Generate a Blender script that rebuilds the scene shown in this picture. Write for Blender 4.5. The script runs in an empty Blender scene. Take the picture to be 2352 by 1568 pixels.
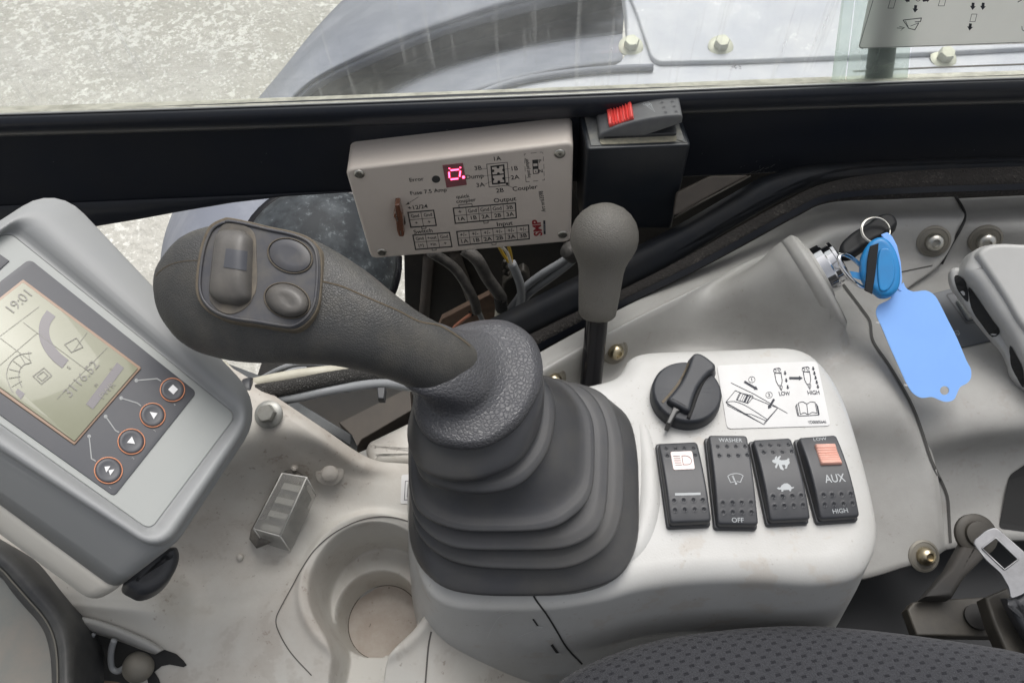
import bpy, bmesh, math, random
import numpy as np
from mathutils import Vector, Matrix
from mathutils.bvhtree import BVHTree
random.seed(7)
PI = math.pi
# ------------------------------------------------------------------ camera
H = 0.44; FPX = 1829.0; CX, CY = 1176.0, 784.0
pit = math.radians(58.5); rol = math.radians(4.1)
FW = Vector((0, math.cos(pit), -math.sin(pit)))
R0 = Vector((1, 0, 0)); U0 = Vector((0, math.sin(pit), math.cos(pit)))
RT = R0*math.cos(rol) - U0*math.sin(rol)
UP = U0*math.cos(rol) + R0*math.sin(rol)
CAM = Vector((0, 0, H))
scene = bpy.context.scene
cd = bpy.data.cameras.new('camera'); cam = bpy.data.objects.new('camera', cd)
scene.collection.objects.link(cam); scene.camera = cam
cam.matrix_world = Matrix(((RT.x, UP.x, -FW.x, CAM.x), (RT.y, UP.y, -FW.y, CAM.y), (RT.z, UP.z, -FW.z, CAM.z), (0, 0, 0, 1)))
cd.sensor_width = 36; cd.lens = 36*FPX/2352; cd.clip_start = 0.01; cd.clip_end = 500
# ------------------------------------------------------------------ world, sun, exposure
SUN_EL, SUN_AZ = 64, -18          # azimuth measured from +Y (window side) towards -X
w = bpy.data.worlds.new("World"); scene.world = w; w.use_nodes = True
nt = w.node_tree; bg = nt.nodes['Background']
sky = nt.nodes.new('ShaderNodeTexSky'); sky.sky_type = 'NISHITA'; sky.sun_disc = False
sky.sun_elevation = math.radians(SUN_EL); sky.sun_rotation = math.radians(-SUN_AZ)
sky.dust_density = 6; sky.air_density = 1.0; sky.ozone_density = 1.0
hs = nt.nodes.new('ShaderNodeHueSaturation'); hs.inputs['Saturation'].default_value = 0.22
nt.links.new(sky.outputs[0], hs.inputs['Color']); nt.links.new(hs.outputs[0], bg.inputs['Color'])
bg.inputs['Strength'].default_value = 0.15
sl = bpy.data.lights.new('sun', 'SUN'); sun = bpy.data.objects.new('sun', sl); scene.collection.objects.link(sun)
sl.energy = 1.0; sl.angle = math.radians(38); sl.color = (1.0, 0.965, 0.92)
e, a = math.radians(SUN_EL), math.radians(SUN_AZ)
sd = Vector((-math.sin(a)*math.cos(e), math.cos(a)*math.cos(e), math.sin(e)))
sun.rotation_euler = sd.to_track_quat('Z', 'Y').to_euler()
vs = scene.view_settings; vs.view_transform = 'Standard'; vs.look = 'None'; vs.exposure = 0.24; vs.gamma = 1

# ------------------------------------------------------------------ pixel helpers (2352 x 1568 picture)
S = 4032/2352.0
def dr(u, v): return FW + RT*((u-CX)/FPX) - UP*((v-CY)/FPX)
def Pz(p, z):
    d = dr(*p); return CAM + d*((z-H)/d.z)
def Pd(p, t): return CAM + dr(*p)*t
def proj(P):
    q = P-CAM; t = q.dot(FW); return (CX+FPX*q.dot(RT)/t, CY-FPX*q.dot(UP)/t)
class Plane:
    def __init__(s, o, n): s.o = Vector(o); s.n = Vector(n).normalized()
    def at(s, p, off=0.0):
        d = dr(*p); return CAM + d*(((s.o+s.n*off)-CAM).dot(s.n)/d.dot(s.n))
def zoom(x0, y0, k): return lambda x, y: ((x0+x/k)/S, (y0+y/k)/S)
ZA = zoom(1300, 380, 2.24); ZB = zoom(2500, 1350, 2.091); ZC = zoom(2200, 350, 2.614); ZD = zoom(3000, 700, 1.568)
ZE = zoom(0, 1300, 1.96); ZE0 = zoom(0, 600, 1.96); ZF = zoom(550, 750, 1.96); ZG = zoom(3300, 1700, 1.587)
ZH = zoom(800, 1400, 1.217); ZI = zoom(1500, 1200, 1.306); ZJ = zoom(2300, 0, 1.358); ZK = zoom(1000, 0, 1.47)
ZL = zoom(0, 1900, 1.99); ZM = zoom(1500, 950, 1.96); ZN = zoom(2200, 750, 1.96); ZO = zoom(3500, 900, 1.96)
ZQ = zoom(2205, 630, 1.6595); ZP = zoom(1600, 2200, 2.138); ID = lambda x, y: (x, y)
def tr(Z, pts): return [Z(*p) for p in pts]

# ------------------------------------------------------------------ materials
def mat(name, col, rough=0.5, metal=0.0, bump=None, dirt=None, spots=None, spec=0.5, coat=0, emis=None, trans=0, sheen=0):
    m = bpy.data.materials.new(name); m.use_nodes = True
    n = m.node_tree.nodes; L = m.node_tree.links; b = n['Principled BSDF']
    b.inputs['Roughness'].default_value = rough; b.inputs['Metallic'].default_value = metal
    b.inputs['Specular IOR Level'].default_value = spec
    b.inputs['Coat Weight'].default_value = coat; b.inputs['Coat Roughness'].default_value = 0.08
    if sheen: b.inputs['Sheen Weight'].default_value = sheen
    if trans: b.inputs['Transmission Weight'].default_value = trans
    tc = n.new('ShaderNodeTexCoord')
    def noise(sc, det=4, rg=0.6, vec=None, dist=0):
        t = n.new('ShaderNodeTexNoise'); t.inputs['Scale'].default_value = sc; t.inputs['Detail'].default_value = det
        t.inputs['Roughness'].default_value = rg; t.inputs['Distortion'].default_value = dist
        L.new(vec or tc.outputs['Object'], t.inputs['Vector']); return t
    def ramp(src, a, c):
        r = n.new('ShaderNodeMapRange'); r.inputs[1].default_value = a; r.inputs[2].default_value = c
        L.new(src, r.inputs[0]); return r.outputs[0]
    def mix(f, ca, cb):
        x = n.new('ShaderNodeMix'); x.data_type = 'RGBA'
        L.new(f, x.inputs['Factor'])
        for i, c in ((6, ca), (7, cb)):
            if isinstance(c, tuple): x.inputs[i].default_value = (*c, 1)
            else: L.new(c, x.inputs[i])
        return x.outputs[2]
    cur = tuple(col)
    if dirt:                    # (colour, scale, amount)
        dc, sc, amt = dirt
        t = noise(sc, 6, 0.65); f = ramp(t.outputs[0], 0.42, 0.72)
        mm = n.new('ShaderNodeMath'); mm.operation = 'MULTIPLY'; mm.inputs[1].default_value = amt; L.new(f, mm.inputs[0])
        cur = mix(mm.outputs[0], cur, tuple(dc))
        rr = n.new('ShaderNodeMapRange'); rr.inputs[3].default_value = rough*0.85; rr.inputs[4].default_value = min(1, rough*1.25)
        L.new(t.outputs[0], rr.inputs[0]); L.new(rr.outputs[0], b.inputs['Roughness'])
    for sp in (spots or []):                   # list of (colour, scale, threshold, amount)
        dc, sc, th, amt = sp
        t = noise(sc, 3, 0.7); t2 = noise(sc/9.0, 3, 0.6)
        ad = n.new('ShaderNodeMath'); ad.operation = 'MULTIPLY_ADD'; ad.inputs[1].default_value = 0.5; L.new(t2.outputs[0], ad.inputs[0]); L.new(t.outputs[0], ad.inputs[2])
        f = ramp(ad.outputs[0], th, th+0.06)
        mm = n.new('ShaderNodeMath'); mm.operation = 'MULTIPLY'; mm.inputs[1].default_value = amt; L.new(f, mm.inputs[0])
        cur = mix(mm.outputs[0], cur, tuple(dc))
    if isinstance(cur, tuple): b.inputs['Base Color'].default_value = (*cur, 1)
    else: L.new(cur, b.inputs['Base Color'])
    if bump:                    # (type, scale, strength, distance)
        ty, sc, st, di = bump
        if ty == 'noise': h = noise(sc, 3, 0.5).outputs[0]
        elif ty == 'leather':
            nn = noise(sc*0.6, 2, 0.5); vm = n.new('ShaderNodeMix'); vm.data_type = 'VECTOR'; vm.inputs[0].default_value = 0.003*100/ sc
            L.new(tc.outputs['Object'], vm.inputs[4]); L.new(nn.outputs[1], vm.inputs[5])
            v = n.new('ShaderNodeTexVoronoi'); v.feature = 'DISTANCE_TO_EDGE'; v.inputs['Scale'].default_value = sc
            L.new(vm.outputs[1], v.inputs['Vector']); h = ramp(v.outputs['Distance'], 0.0, 0.22)
        bp = n.new('ShaderNodeBump'); bp.inputs['Strength'].default_value = st; bp.inputs['Distance'].default_value = di
        L.new(h, bp.inputs['Height']); L.new(bp.outputs[0], b.inputs['Normal'])
    if emis:
        b.inputs['Emission Color'].default_value = (*emis[0], 1); b.inputs['Emission Strength'].default_value = emis[1]
    return m
M = {}
def srgb(r, g, b_): return tuple(((c/255+0.055)/1.055)**2.4 if c > 10 else c/255/12.92 for c in (r, g, b_))
M['pod'] = mat('pale_plastic', (0.465, 0.465, 0.452), 0.42, bump=('noise', 900, 0.18, 0.0004), dirt=((0.38, 0.37, 0.345), 16, 0.6), spots=[((0.25, 0.22, 0.19), 420, 0.93, 0.55), ((0.40, 0.36, 0.315), 55, 0.86, 0.45)])
M['tray'] = mat('cream_plastic', (0.50, 0.485, 0.445), 0.5, bump=('noise', 700, 0.15, 0.0004), dirt=((0.37, 0.325, 0.28), 14, 0.75), spots=[((0.24, 0.20, 0.17), 260, 0.91, 0.6), ((0.34, 0.30, 0.26), 60, 0.84, 0.28)])
M['trim'] = mat('grey_trim_plastic', (0.32, 0.316, 0.302), 0.5, bump=('noise', 900, 0.15, 0.0004), dirt=((0.22, 0.213, 0.20), 18, 0.6), spots=[((0.2, 0.18, 0.16), 300, 0.94, 0.45), ((0.25, 0.23, 0.21), 50, 0.88, 0.4)])
M['lever'] = mat('lever_plastic', (0.42, 0.42, 0.41), 0.45, bump=('noise', 900, 0.1, 0.0003), dirt=((0.34, 0.335, 0.32), 20, 0.4))
M['mon'] = mat('monitor_plastic', (0.275, 0.283, 0.287), 0.5, bump=('noise', 1200, 0.12, 0.0003), dirt=((0.30, 0.305, 0.30), 16, 0.6), spots=[((0.45, 0.45, 0.43), 300, 1.02, 0.6)])
M['monpanel'] = mat('monitor_face_plastic', (0.34, 0.355, 0.345), 0.55, bump=('noise', 1500, 0.1, 0.0002), dirt=((0.38, 0.385, 0.37), 25, 0.4), spots=[((0.18, 0.18, 0.18), 250, 1.06, 0.6)])
M['monback'] = mat('monitor_back_plastic', (0.56, 0.54, 0.49), 0.45, dirt=((0.47, 0.44, 0.39), 12, 0.5))
M['label'] = mat('dark_membrane', (0.055, 0.058, 0.068), 0.42, dirt=((0.085, 0.085, 0.09), 30, 0.6))
M['lcd'] = mat('lcd_glass', (0.22, 0.225, 0.155), 0.2, spec=0.2, dirt=((0.29, 0.29, 0.22), 7, 0.9), coat=1)
M['lcd'].node_tree.nodes['Principled BSDF'].inputs['Coat IOR'].default_value = 1.4
M['lcd'].node_tree.nodes['Principled BSDF'].inputs['Coat Roughness'].default_value = 0.03
M['lcddark'] = mat('lcd_segment', (0.13, 0.12, 0.13), 0.25)
M['lcdthin'] = mat('lcd_faint_segment', (0.24, 0.235, 0.18), 0.25)
M['black'] = mat('black_paint', (0.017, 0.020, 0.028), 0.3, spec=0.3, dirt=((0.024, 0.025, 0.028), 9, 0.7), spots=[((0.25, 0.25, 0.24), 240, 1.07, 0.5)])
M['blackbox'] = mat('black_box_plastic', (0.013, 0.016, 0.021), 0.3, spec=0.35, dirt=((0.025, 0.026, 0.028), 40, 0.6), spots=[((0.2, 0.2, 0.19), 350, 1.08, 0.5)])
M['blackdusty'] = mat('dusty_black_top', (0.10, 0.105, 0.11), 0.5, dirt=((0.26, 0.25, 0.21), 60, 0.8))
M['dark'] = mat('dark_recess', (0.018, 0.017, 0.016), 0.7, dirt=((0.05, 0.043, 0.036), 14, 0.8))
M['brown'] = mat('dusty_brown_panel', (0.05, 0.042, 0.035), 0.65, dirt=((0.095, 0.08, 0.065), 20, 0.7))
M['foam'] = mat('foam_seal', (0.014, 0.012, 0.011), 0.95, bump=('noise', 500, 0.8, 0.002), spots=[((0.05, 0.045, 0.04), 500, 0.85, 0.7)])
M['rub'] = mat('black_rubber_boot', (0.034, 0.035, 0.039), 0.38, bump=('noise', 1500, 0.1, 0.0003), dirt=((0.066, 0.063, 0.056), 18, 0.8), spots=[((0.45, 0.42, 0.36), 520, 1.035, 0.8)])
M['leather'] = mat('grained_rubber', (0.060, 0.061, 0.068), 0.40, bump=('leather', 480, 0.4, 0.0006), dirt=((0.10, 0.10, 0.10), 25, 0.5), spots=[((0.5, 0.48, 0.42), 600, 1.05, 0.8)])
M['grip'] = mat('grip_rubber', (0.048, 0.048, 0.047), 0.42, bump=('leather', 900, 0.30, 0.0006), dirt=((0.095, 0.089, 0.076), 45, 0.8))
M['plate'] = mat('button_plate', (0.060, 0.061, 0.069), 0.45, dirt=((0.13, 0.12, 0.10), 70, 0.6))
M['btn'] = mat('thumb_button', (0.085, 0.08, 0.074), 0.42, dirt=((0.14, 0.13, 0.115), 80, 0.7), bump=('noise', 900, 0.12, 0.0003))
M['grime'] = mat('ochre_grime', (0.13, 0.108, 0.078), 0.85, dirt=((0.08, 0.065, 0.05), 300, 0.8))
M['knob'] = mat('knob_rubber', (0.105, 0.10, 0.09), 0.5, bump=('leather', 620, 0.4, 0.0007), dirt=((0.12, 0.112, 0.095), 40, 0.6))
M['gloss'] = mat('gloss_black_rod', (0.006, 0.006, 0.008), 0.16, spec=0.3)
M['smp'] = mat('beige_box_plastic', (0.60, 0.54, 0.485), 0.42, bump=('noise', 1000, 0.1, 0.0003), dirt=((0.55, 0.49, 0.435), 18, 0.5))
M['ink'] = mat('black_ink', (0.04, 0.04, 0.04), 0.5)
M['inkgrey'] = mat('grey_ink', (0.045, 0.048, 0.058), 0.6, spec=0.2)
M['inkred'] = mat('red_ink', (0.28, 0.03, 0.035), 0.5)
M['led'] = mat('lit_led', (0.8, 0.02, 0.05), 0.4, emis=((1, 0.06, 0.15), 7.0))
M['ledoff'] = mat('led_window', (0.24, 0.09, 0.10), 0.2, coat=0.6)
M['steel'] = mat('zinc_steel', (0.55, 0.54, 0.50), 0.32, 1.0, dirt=((0.35, 0.33, 0.28), 120, 0.6))
M['brass'] = mat('yellow_zinc', (0.50, 0.44, 0.31), 0.28, 1.0, dirt=((0.28, 0.22, 0.15), 150, 0.6))
M['washer'] = mat('dull_washer', (0.19, 0.18, 0.155), 0.55, 0.4, dirt=((0.2, 0.18, 0.15), 100, 0.6))
M['boltout'] = mat('dusty_bolt', (0.55, 0.56, 0.46), 0.55, 0.3, dirt=((0.4, 0.4, 0.33), 60, 0.6))
M['chrome'] = mat('chrome', (0.72, 0.72, 0.73), 0.10, 1.0)
M['fuse'] = mat('brown_fuse', (0.20, 0.085, 0.05), 0.15, coat=1, trans=0.3)
M['rock'] = mat('rocker_black', (0.030, 0.032, 0.037), 0.42, bump=('noise', 1800, 0.15, 0.0002), dirt=((0.055, 0.055, 0.058), 70, 0.7), spots=[((0.3, 0.3, 0.28), 700, 1.08, 0.6)])
M['hrock'] = mat('dusty_rocker', (0.10, 0.103, 0.108), 0.5, dirt=((0.16, 0.16, 0.155), 60, 0.6))
M['red'] = mat('red_lock', (0.72, 0.075, 0.065), 0.42)
M['pink'] = mat('faded_pink_lock', (0.66, 0.36, 0.29), 0.45, dirt=((0.55, 0.30, 0.24), 200, 0.6))
M['lens'] = mat('pale_lens', (0.72, 0.62, 0.60), 0.35)
M['white'] = mat('white_print', (0.75, 0.75, 0.75), 0.5)
M['greyprint'] = mat('grey_print', (0.36, 0.38, 0.39), 0.5)
M['dial'] = mat('dial_black', (0.020, 0.023, 0.029), 0.5, bump=('noise', 1200, 0.15, 0.0003), dirt=((0.045, 0.046, 0.05), 60, 0.7))
M['sticker'] = mat('white_sticker', (0.58, 0.58, 0.575), 0.5, dirt=((0.52, 0.515, 0.50), 40, 0.6))
M['orange'] = mat('orange_ring', (0.62, 0.26, 0.14), 0.5)
M['leadln'] = mat('grey_leader', (0.30, 0.31, 0.31), 0.5)
M['tag'] = mat('pale_blue_tag', (0.24, 0.46, 0.93), 0.38, dirt=((0.26, 0.50, 0.95), 40, 0.5))
M['keyblue'] = mat('blue_key_cap', (0.015, 0.21, 0.50), 0.35, dirt=((0.02, 0.17, 0.42), 60, 0.6))
M['keyblack'] = mat('black_key_head', (0.006, 0.0065, 0.008), 0.55, spec=0.25)
M['cableg'] = mat('grey_cable', (0.24, 0.25, 0.26), 0.5)
M['cabled'] = mat('dark_sleeve', (0.05, 0.048, 0.045), 0.6, bump=('noise', 200, 0.5, 0.002), dirt=((0.12, 0.11, 0.10), 60, 0.7))
M['cream'] = mat('cream_sheath', (0.48, 0.46, 0.38), 0.5, dirt=((0.32, 0.29, 0.22), 60, 0.6))
M['braid'] = mat('braided_sleeve', (0.045, 0.043, 0.04), 0.6, bump=('leather', 700, 0.9, 0.001))
M['yellow'] = mat('yellow_wire', (0.55, 0.36, 0.04), 0.5)
M['wirew'] = mat('white_wire', (0.65, 0.62, 0.55), 0.5)
M['wirer'] = mat('pale_red_wire', (0.50, 0.20, 0.12), 0.5)
M['seam'] = mat('seam_shadow', (0.10, 0.092, 0.085), 0.9)
M['seamdark'] = mat('deep_gap', (0.02, 0.02, 0.02), 0.9)
M['dustolive'] = mat('olive_dust', (0.24, 0.225, 0.17), 0.9, dirt=((0.12, 0.115, 0.095), 200, 0.8))
M['socketm'] = mat('socket_grey', (0.085, 0.078, 0.068), 0.6, dirt=((0.20, 0.185, 0.16), 150, 0.9))
M['matteblack'] = mat('matte_black_rail', (0.013, 0.015, 0.019), 0.55, spec=0.25, dirt=((0.028, 0.027, 0.026), 25, 0.7))
M['dullbolt'] = mat('dull_zinc', (0.34, 0.34, 0.32), 0.45, 0.6, dirt=((0.2, 0.19, 0.165), 90, 0.8))
M['ring'] = mat('grime_ring', (0.10, 0.085, 0.065), 0.8)
M['fender'] = mat('dusty_blue_grey_paint', (0.18, 0.195, 0.235), 0.6, dirt=((0.31, 0.325, 0.365), 7, 0.9), spots=[((0.14, 0.15, 0.18), 40, 1.02, 0.7)])
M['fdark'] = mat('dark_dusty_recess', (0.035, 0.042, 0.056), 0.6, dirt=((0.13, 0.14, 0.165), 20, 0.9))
M['fglass'] = mat('dusty_dark_cap', (0.020, 0.024, 0.028), 0.55, spec=0.25, dirt=((0.085, 0.097, 0.105), 30, 0.9), spots=[((0.16, 0.18, 0.19), 120, 0.86, 0.5)])
M['deck'] = mat('dusty_pale_deck', (0.46, 0.48, 0.53), 0.55, dirt=((0.62, 0.63, 0.65), 14, 0.9), spots=[((0.74, 0.75, 0.76), 120, 0.93, 0.8)])
M['ground'] = mat('crushed_stone', (0.40, 0.39, 0.345), 0.9, bump=('noise', 45, 0.5, 0.02), dirt=((0.54, 0.53, 0.49), 2.2, 0.9), spots=[((0.80, 0.80, 0.75), 34, 0.80, 0.5), ((0.36, 0.35, 0.31), 26, 0.84, 0.45), ((0.85, 0.85, 0.80), 75, 0.84, 0.45), ((0.30, 0.29, 0.26), 9, 0.88, 0.3)])
M['floor'] = mat('black_floor', (0.010, 0.011, 0.013), 0.7, dirt=((0.018, 0.018, 0.018), 20, 0.6))
M['bracket'] = mat('grimy_bracket', (0.032, 0.029, 0.024), 0.5, 0.2, dirt=((0.07, 0.062, 0.05), 40, 0.8))
M['belt'] = mat('buckle_steel', (0.34, 0.34, 0.35), 0.38, 1.0, dirt=((0.20, 0.20, 0.20), 60, 0.8))
M['winbtn'] = mat('dark_switch_panel', (0.10, 0.108, 0.12), 0.3)
M['winbtn2'] = mat('pale_switch', (0.28, 0.29, 0.28), 0.4)
M['brownblob'] = mat('brown_connector', (0.20, 0.13, 0.09), 0.7, dirt=((0.1, 0.07, 0.05), 80, 0.7))
M['sealr'] = mat('black_seal', (0.03, 0.031, 0.033), 0.5, dirt=((0.10, 0.098, 0.09), 25, 0.8))
M['tinted'] = mat('dusty_tinted_glass', (0.13, 0.15, 0.145), 0.3, dirt=((0.24, 0.205, 0.17), 12, 0.9))

def ridge_wear(m, col, lo, hi, amt):
    n = m.node_tree.nodes; L = m.node_tree.links; b = n['Principled BSDF']
    g_ = n.new('ShaderNodeNewGeometry'); r = n.new('ShaderNodeMapRange'); r.inputs[1].default_value = lo; r.inputs[2].default_value = hi; r.inputs[4].default_value = amt
    L.new(g_.outputs['Pointiness'], r.inputs[0]); x = n.new('ShaderNodeMix'); x.data_type = 'RGBA'; L.new(r.outputs[0], x.inputs[0])
    src = b.inputs['Base Color'].links[0].from_socket; L.new(src, x.inputs[6]); x.inputs[7].default_value = (*col, 1); L.new(x.outputs[2], b.inputs['Base Color'])
ridge_wear(M['rub'], (0.13, 0.13, 0.13), 0.515, 0.60, 0.8)
def fabric():
    m = mat('dotted_seat_fabric', (0.09, 0.093, 0.11), 0.9, sheen=0.1)
    n = m.node_tree.nodes; L = m.node_tree.links; b = n['Principled BSDF']
    tc = n.new('ShaderNodeTexCoord'); sx = n.new('ShaderNodeSeparateXYZ'); L.new(tc.outputs['UV'], sx.inputs[0])
    def mt_(op, a_, b_=None, c_=None):
        q = n.new('ShaderNodeMath'); q.operation = op
        for i, x in enumerate((a_, b_, c_)):
            if x is None: continue
            if isinstance(x, (int, float)): q.inputs[i].default_value = x
            else: L.new(x, q.inputs[i])
        return q.outputs[0]
    row = mt_('FLOOR', sx.outputs[1]); od = mt_('MULTIPLY', mt_('MODULO', mt_('ABSOLUTE', row), 2.0), 0.5)
    fu = mt_('ABSOLUTE', mt_('SUBTRACT', mt_('FRACT', mt_('ADD', sx.outputs[0], od)), 0.5)); fv = mt_('ABSOLUTE', mt_('SUBTRACT', mt_('FRACT', sx.outputs[1]), 0.5))
    msk = mt_('MULTIPLY', mt_('LESS_THAN', fu, 0.165), mt_('LESS_THAN', fv, 0.23))
    br = n.new('ShaderNodeMix'); br.data_type = 'RGBA'; L.new(msk, br.inputs[0]); br.inputs[6].default_value = (0.028, 0.029, 0.034, 1); br.inputs[7].default_value = (0.006, 0.0065, 0.010, 1)
    no = n.new('ShaderNodeTexNoise'); no.inputs['Scale'].default_value = 1300; L.new(tc.outputs['Object'], no.inputs[0])
    mx = n.new('ShaderNodeMix'); mx.data_type = 'RGBA'; mx.blend_type = 'OVERLAY'; mx.inputs[0].default_value = 0.6
    L.new(br.outputs[2], mx.inputs[6]); L.new(no.outputs[0], mx.inputs[7]); L.new(mx.outputs[2], b.inputs['Base Color'])
    bp = n.new('ShaderNodeBump'); bp.inputs['Strength'].default_value = 0.6; bp.inputs['Distance'].default_value = 0.001
    L.new(no.outputs[0], bp.inputs['Height']); L.new(bp.outputs[0], b.inputs['Normal'])
    return m
M['fabric'] = fabric()

def glassmat(name, tint, dirtcol, base, streak, rough=0.02):
    m = bpy.data.materials.new(name); m.use_nodes = True
    n = m.node_tree.nodes; L = m.node_tree.links; n.remove(n['Principled BSDF']); out = n['Material Output']
    tr_ = n.new('ShaderNodeBsdfTransparent'); tr_.inputs[0].default_value = (*tint, 1)
    gl = n.new('ShaderNodeBsdfGlossy'); gl.inputs['Roughness'].default_value = rough
    lw = n.new('ShaderNodeLayerWeight'); fr = n.new('ShaderNodeMath'); fr.operation = 'POWER'; fr.inputs[1].default_value = 4.0; fr2 = n.new('ShaderNodeMath'); fr2.operation = 'MULTIPLY_ADD'; fr2.inputs[1].default_value = 0.5; fr2.inputs[2].default_value = 0.03; L.new(lw.outputs['Facing'], fr.inputs[0]); L.new(fr.outputs[0], fr2.inputs[0]); fr = fr2
    m1 = n.new('ShaderNodeMixShader'); L.new(fr.outputs[0], m1.inputs[0]); L.new(tr_.outputs[0], m1.inputs[1]); L.new(gl.outputs[0], m1.inputs[2])
    df = n.new('ShaderNodeBsdfDiffuse'); df.inputs[0].default_value = (*dirtcol, 1)
    tl = n.new('ShaderNodeBsdfTranslucent'); tl.inputs[0].default_value = (*dirtcol, 1)
    ds = n.new('ShaderNodeMixShader'); ds.inputs[0].default_value = 0.5; L.new(df.outputs[0], ds.inputs[1]); L.new(tl.outputs[0], ds.inputs[2])
    tc = n.new('ShaderNodeTexCoord'); mp = n.new('ShaderNodeMapping'); mp.inputs['Scale'].default_value = (1, 1, 0.05)
    L.new(tc.outputs['Object'], mp.inputs[0])
    no = n.new('ShaderNodeTexNoise'); no.inputs['Scale'].default_value = 170; no.inputs['Detail'].default_value = 4; L.new(mp.outputs[0], no.inputs[0])
    n2 = n.new('ShaderNodeTexNoise'); n2.inputs['Scale'].default_value = 12; n2.inputs['Detail'].default_value = 6; L.new(tc.outputs['Object'], n2.inputs[0])
    r = n.new('ShaderNodeMapRange'); r.inputs[1].default_value = 0.60; r.inputs[2].default_value = 0.72; r.inputs[3].default_value = 0; r.inputs[4].default_value = streak; L.new(no.outputs[0], r.inputs[0])
    r2 = n.new('ShaderNodeMapRange'); r2.inputs[1].default_value = 0.3; r2.inputs[2].default_value = 0.75; r2.inputs[3].default_value = base*0.5; r2.inputs[4].default_value = base*1.6; L.new(n2.outputs[0], r2.inputs[0])
    ad = n.new('ShaderNodeMath'); ad.operation = 'ADD'; L.new(r.outputs[0], ad.inputs[0]); L.new(r2.outputs[0], ad.inputs[1])
    m2 = n.new('ShaderNodeMixShader'); L.new(ad.outputs[0], m2.inputs[0]); L.new(m1.outputs[0], m2.inputs[1]); L.new(ds.outputs[0], m2.inputs[2])
    L.new(m2.outputs[0], out.inputs[0]); return m
M['glass'] = glassmat('dusty_window_glass', (0.97, 0.98, 0.97), (0.80, 0.81, 0.80), 0.09, 0.17)
M['glassgreen'] = glassmat('green_glass_edge', (0.90, 0.95, 0.92), (0.70, 0.76, 0.72), 0.30, 0.10)
M['clear'] = glassmat('clear_plastic_cover', (0.95, 0.95, 0.94), (0.72, 0.71, 0.68), 0.30, 0.0, 0.05)

# ------------------------------------------------------------------ object helpers
C = scene.collection
def thing(name, label, cat, loc, group=None):
    o = bpy.data.objects.new(name, None); C.objects.link(o); o.location = loc; o.empty_display_size = 0.01
    o['label'] = label; o['category'] = cat
    if group: o['group'] = group
    return o
def tag(o, label, cat, group=None):
    o['label'] = label; o['category'] = cat
    if group: o['group'] = group
    return o
def obj(name, verts, faces, m, parent=None, smooth=True, label=None, uv=None, sharp=None):
    off = Vector((0, 0, 0)); p = parent
    while p is not None: off += p.location; p = p.parent
    loc = Vector((0, 0, 0))
    me = bpy.data.meshes.new(name)
    me.from_pydata([tuple(Vector(v)-off) for v in verts], [], [tuple(f) for f in faces])
    if uv is not None:
        ul = me.uv_layers.new(name='UVMap')
        for li, l in enumerate(me.loops): ul.data[li].uv = uv[l.vertex_index]
    bm = bmesh.new(); bm.from_mesh(me)
    ng = [f for f in bm.faces if len(f.verts) > 4]
    if ng: bmesh.ops.triangulate(bm, faces=ng)
    bmesh.ops.recalc_face_normals(bm, faces=bm.faces)
    for f in bm.faces: f.smooth = smooth
    if smooth and sharp is not None:
        for e_ in bm.edges:
            if len(e_.link_faces) == 2 and e_.calc_face_angle(0) > math.radians(sharp): e_.smooth = False
    bm.to_mesh(me); bm.free()
    o = bpy.data.objects.new(name, me); C.objects.link(o); o.parent = parent; o.data.materials.append(m)
    if label: o['label'] = label
    o['_w'] = 0; del o['_w']
    return o
class MB:
    def __init__(s): s.v = []; s.f = []
    def add(s, vf):
        k = len(s.v); s.v += vf[0]; s.f += [[i+k for i in f] for f in vf[1]]; return s
    def build(s, name, m, parent=None, **k): return obj(name, s.v, s.f, m, parent, **k)
def rpoly(pts, r, seg=5):
    pts = [Vector(p) for p in pts]; n = len(pts); out = []
    rr = r if isinstance(r, (list, tuple)) else [r]*n
    for i in range(n):
        a, b, c = pts[i-1], pts[i], pts[(i+1) % n]
        ab, cb = (a-b), (c-b); k = min(rr[i], ab.length*0.48, cb.length*0.48)
        if k <= 0: out.append(b.copy()); continue
        p, q = b+ab.normalized()*k, b+cb.normalized()*k
        for j in range(seg+1):
            t = j/seg; w0, w1, w2 = (1-t)**2, 2*t*(1-t)*0.85, t*t; s_ = w0+w1+w2
            out.append((p*w0+b*w1+q*w2)/s_)
    return out
def crc(pts, n=6):     # closed catmull-rom
    pts = [Vector(p) for p in pts]; N = len(pts); out = []
    for i in range(N):
        a, b, c, d = pts[i-1], pts[i], pts[(i+1) % N], pts[(i+2) % N]
        for j in range(n):
            t = j/n; out.append(0.5*((2*b)+(c-a)*t+(2*a-5*b+4*c-d)*t*t+(3*b-a-3*c+d)*t**3))
    return out
def cro(pts, n=6):     # open catmull-rom
    pts = [Vector(p) for p in pts]; N = len(pts); out = []
    for i in range(N-1):
        a = pts[i-1] if i else pts[0]*2-pts[1]; b, c = pts[i], pts[i+1]; d = pts[i+2] if i+2 < N else pts[-1]*2-pts[-2]
        for j in range(n):
            t = j/n; out.append(0.5*((2*b)+(c-a)*t+(2*a-5*b+4*c-d)*t*t+(3*b-a-3*c+d)*t**3))
    out.append(pts[-1]); return out
def loft(loops, cap0=True, cap1=True, closed=True):
    v = []; f = []; n = len(loops[0])
    for L_ in loops: v += list(L_)
    for k in range(len(loops)-1):
        for i in range(n if closed else n-1):
            j = (i+1) % n; f.append([k*n+i, k*n+j, (k+1)*n+j, (k+1)*n+i])
    if cap0: f.append(list(range(n)))
    if cap1: f.append([(len(loops)-1)*n+i for i in range(n)])
    return v, f
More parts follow.
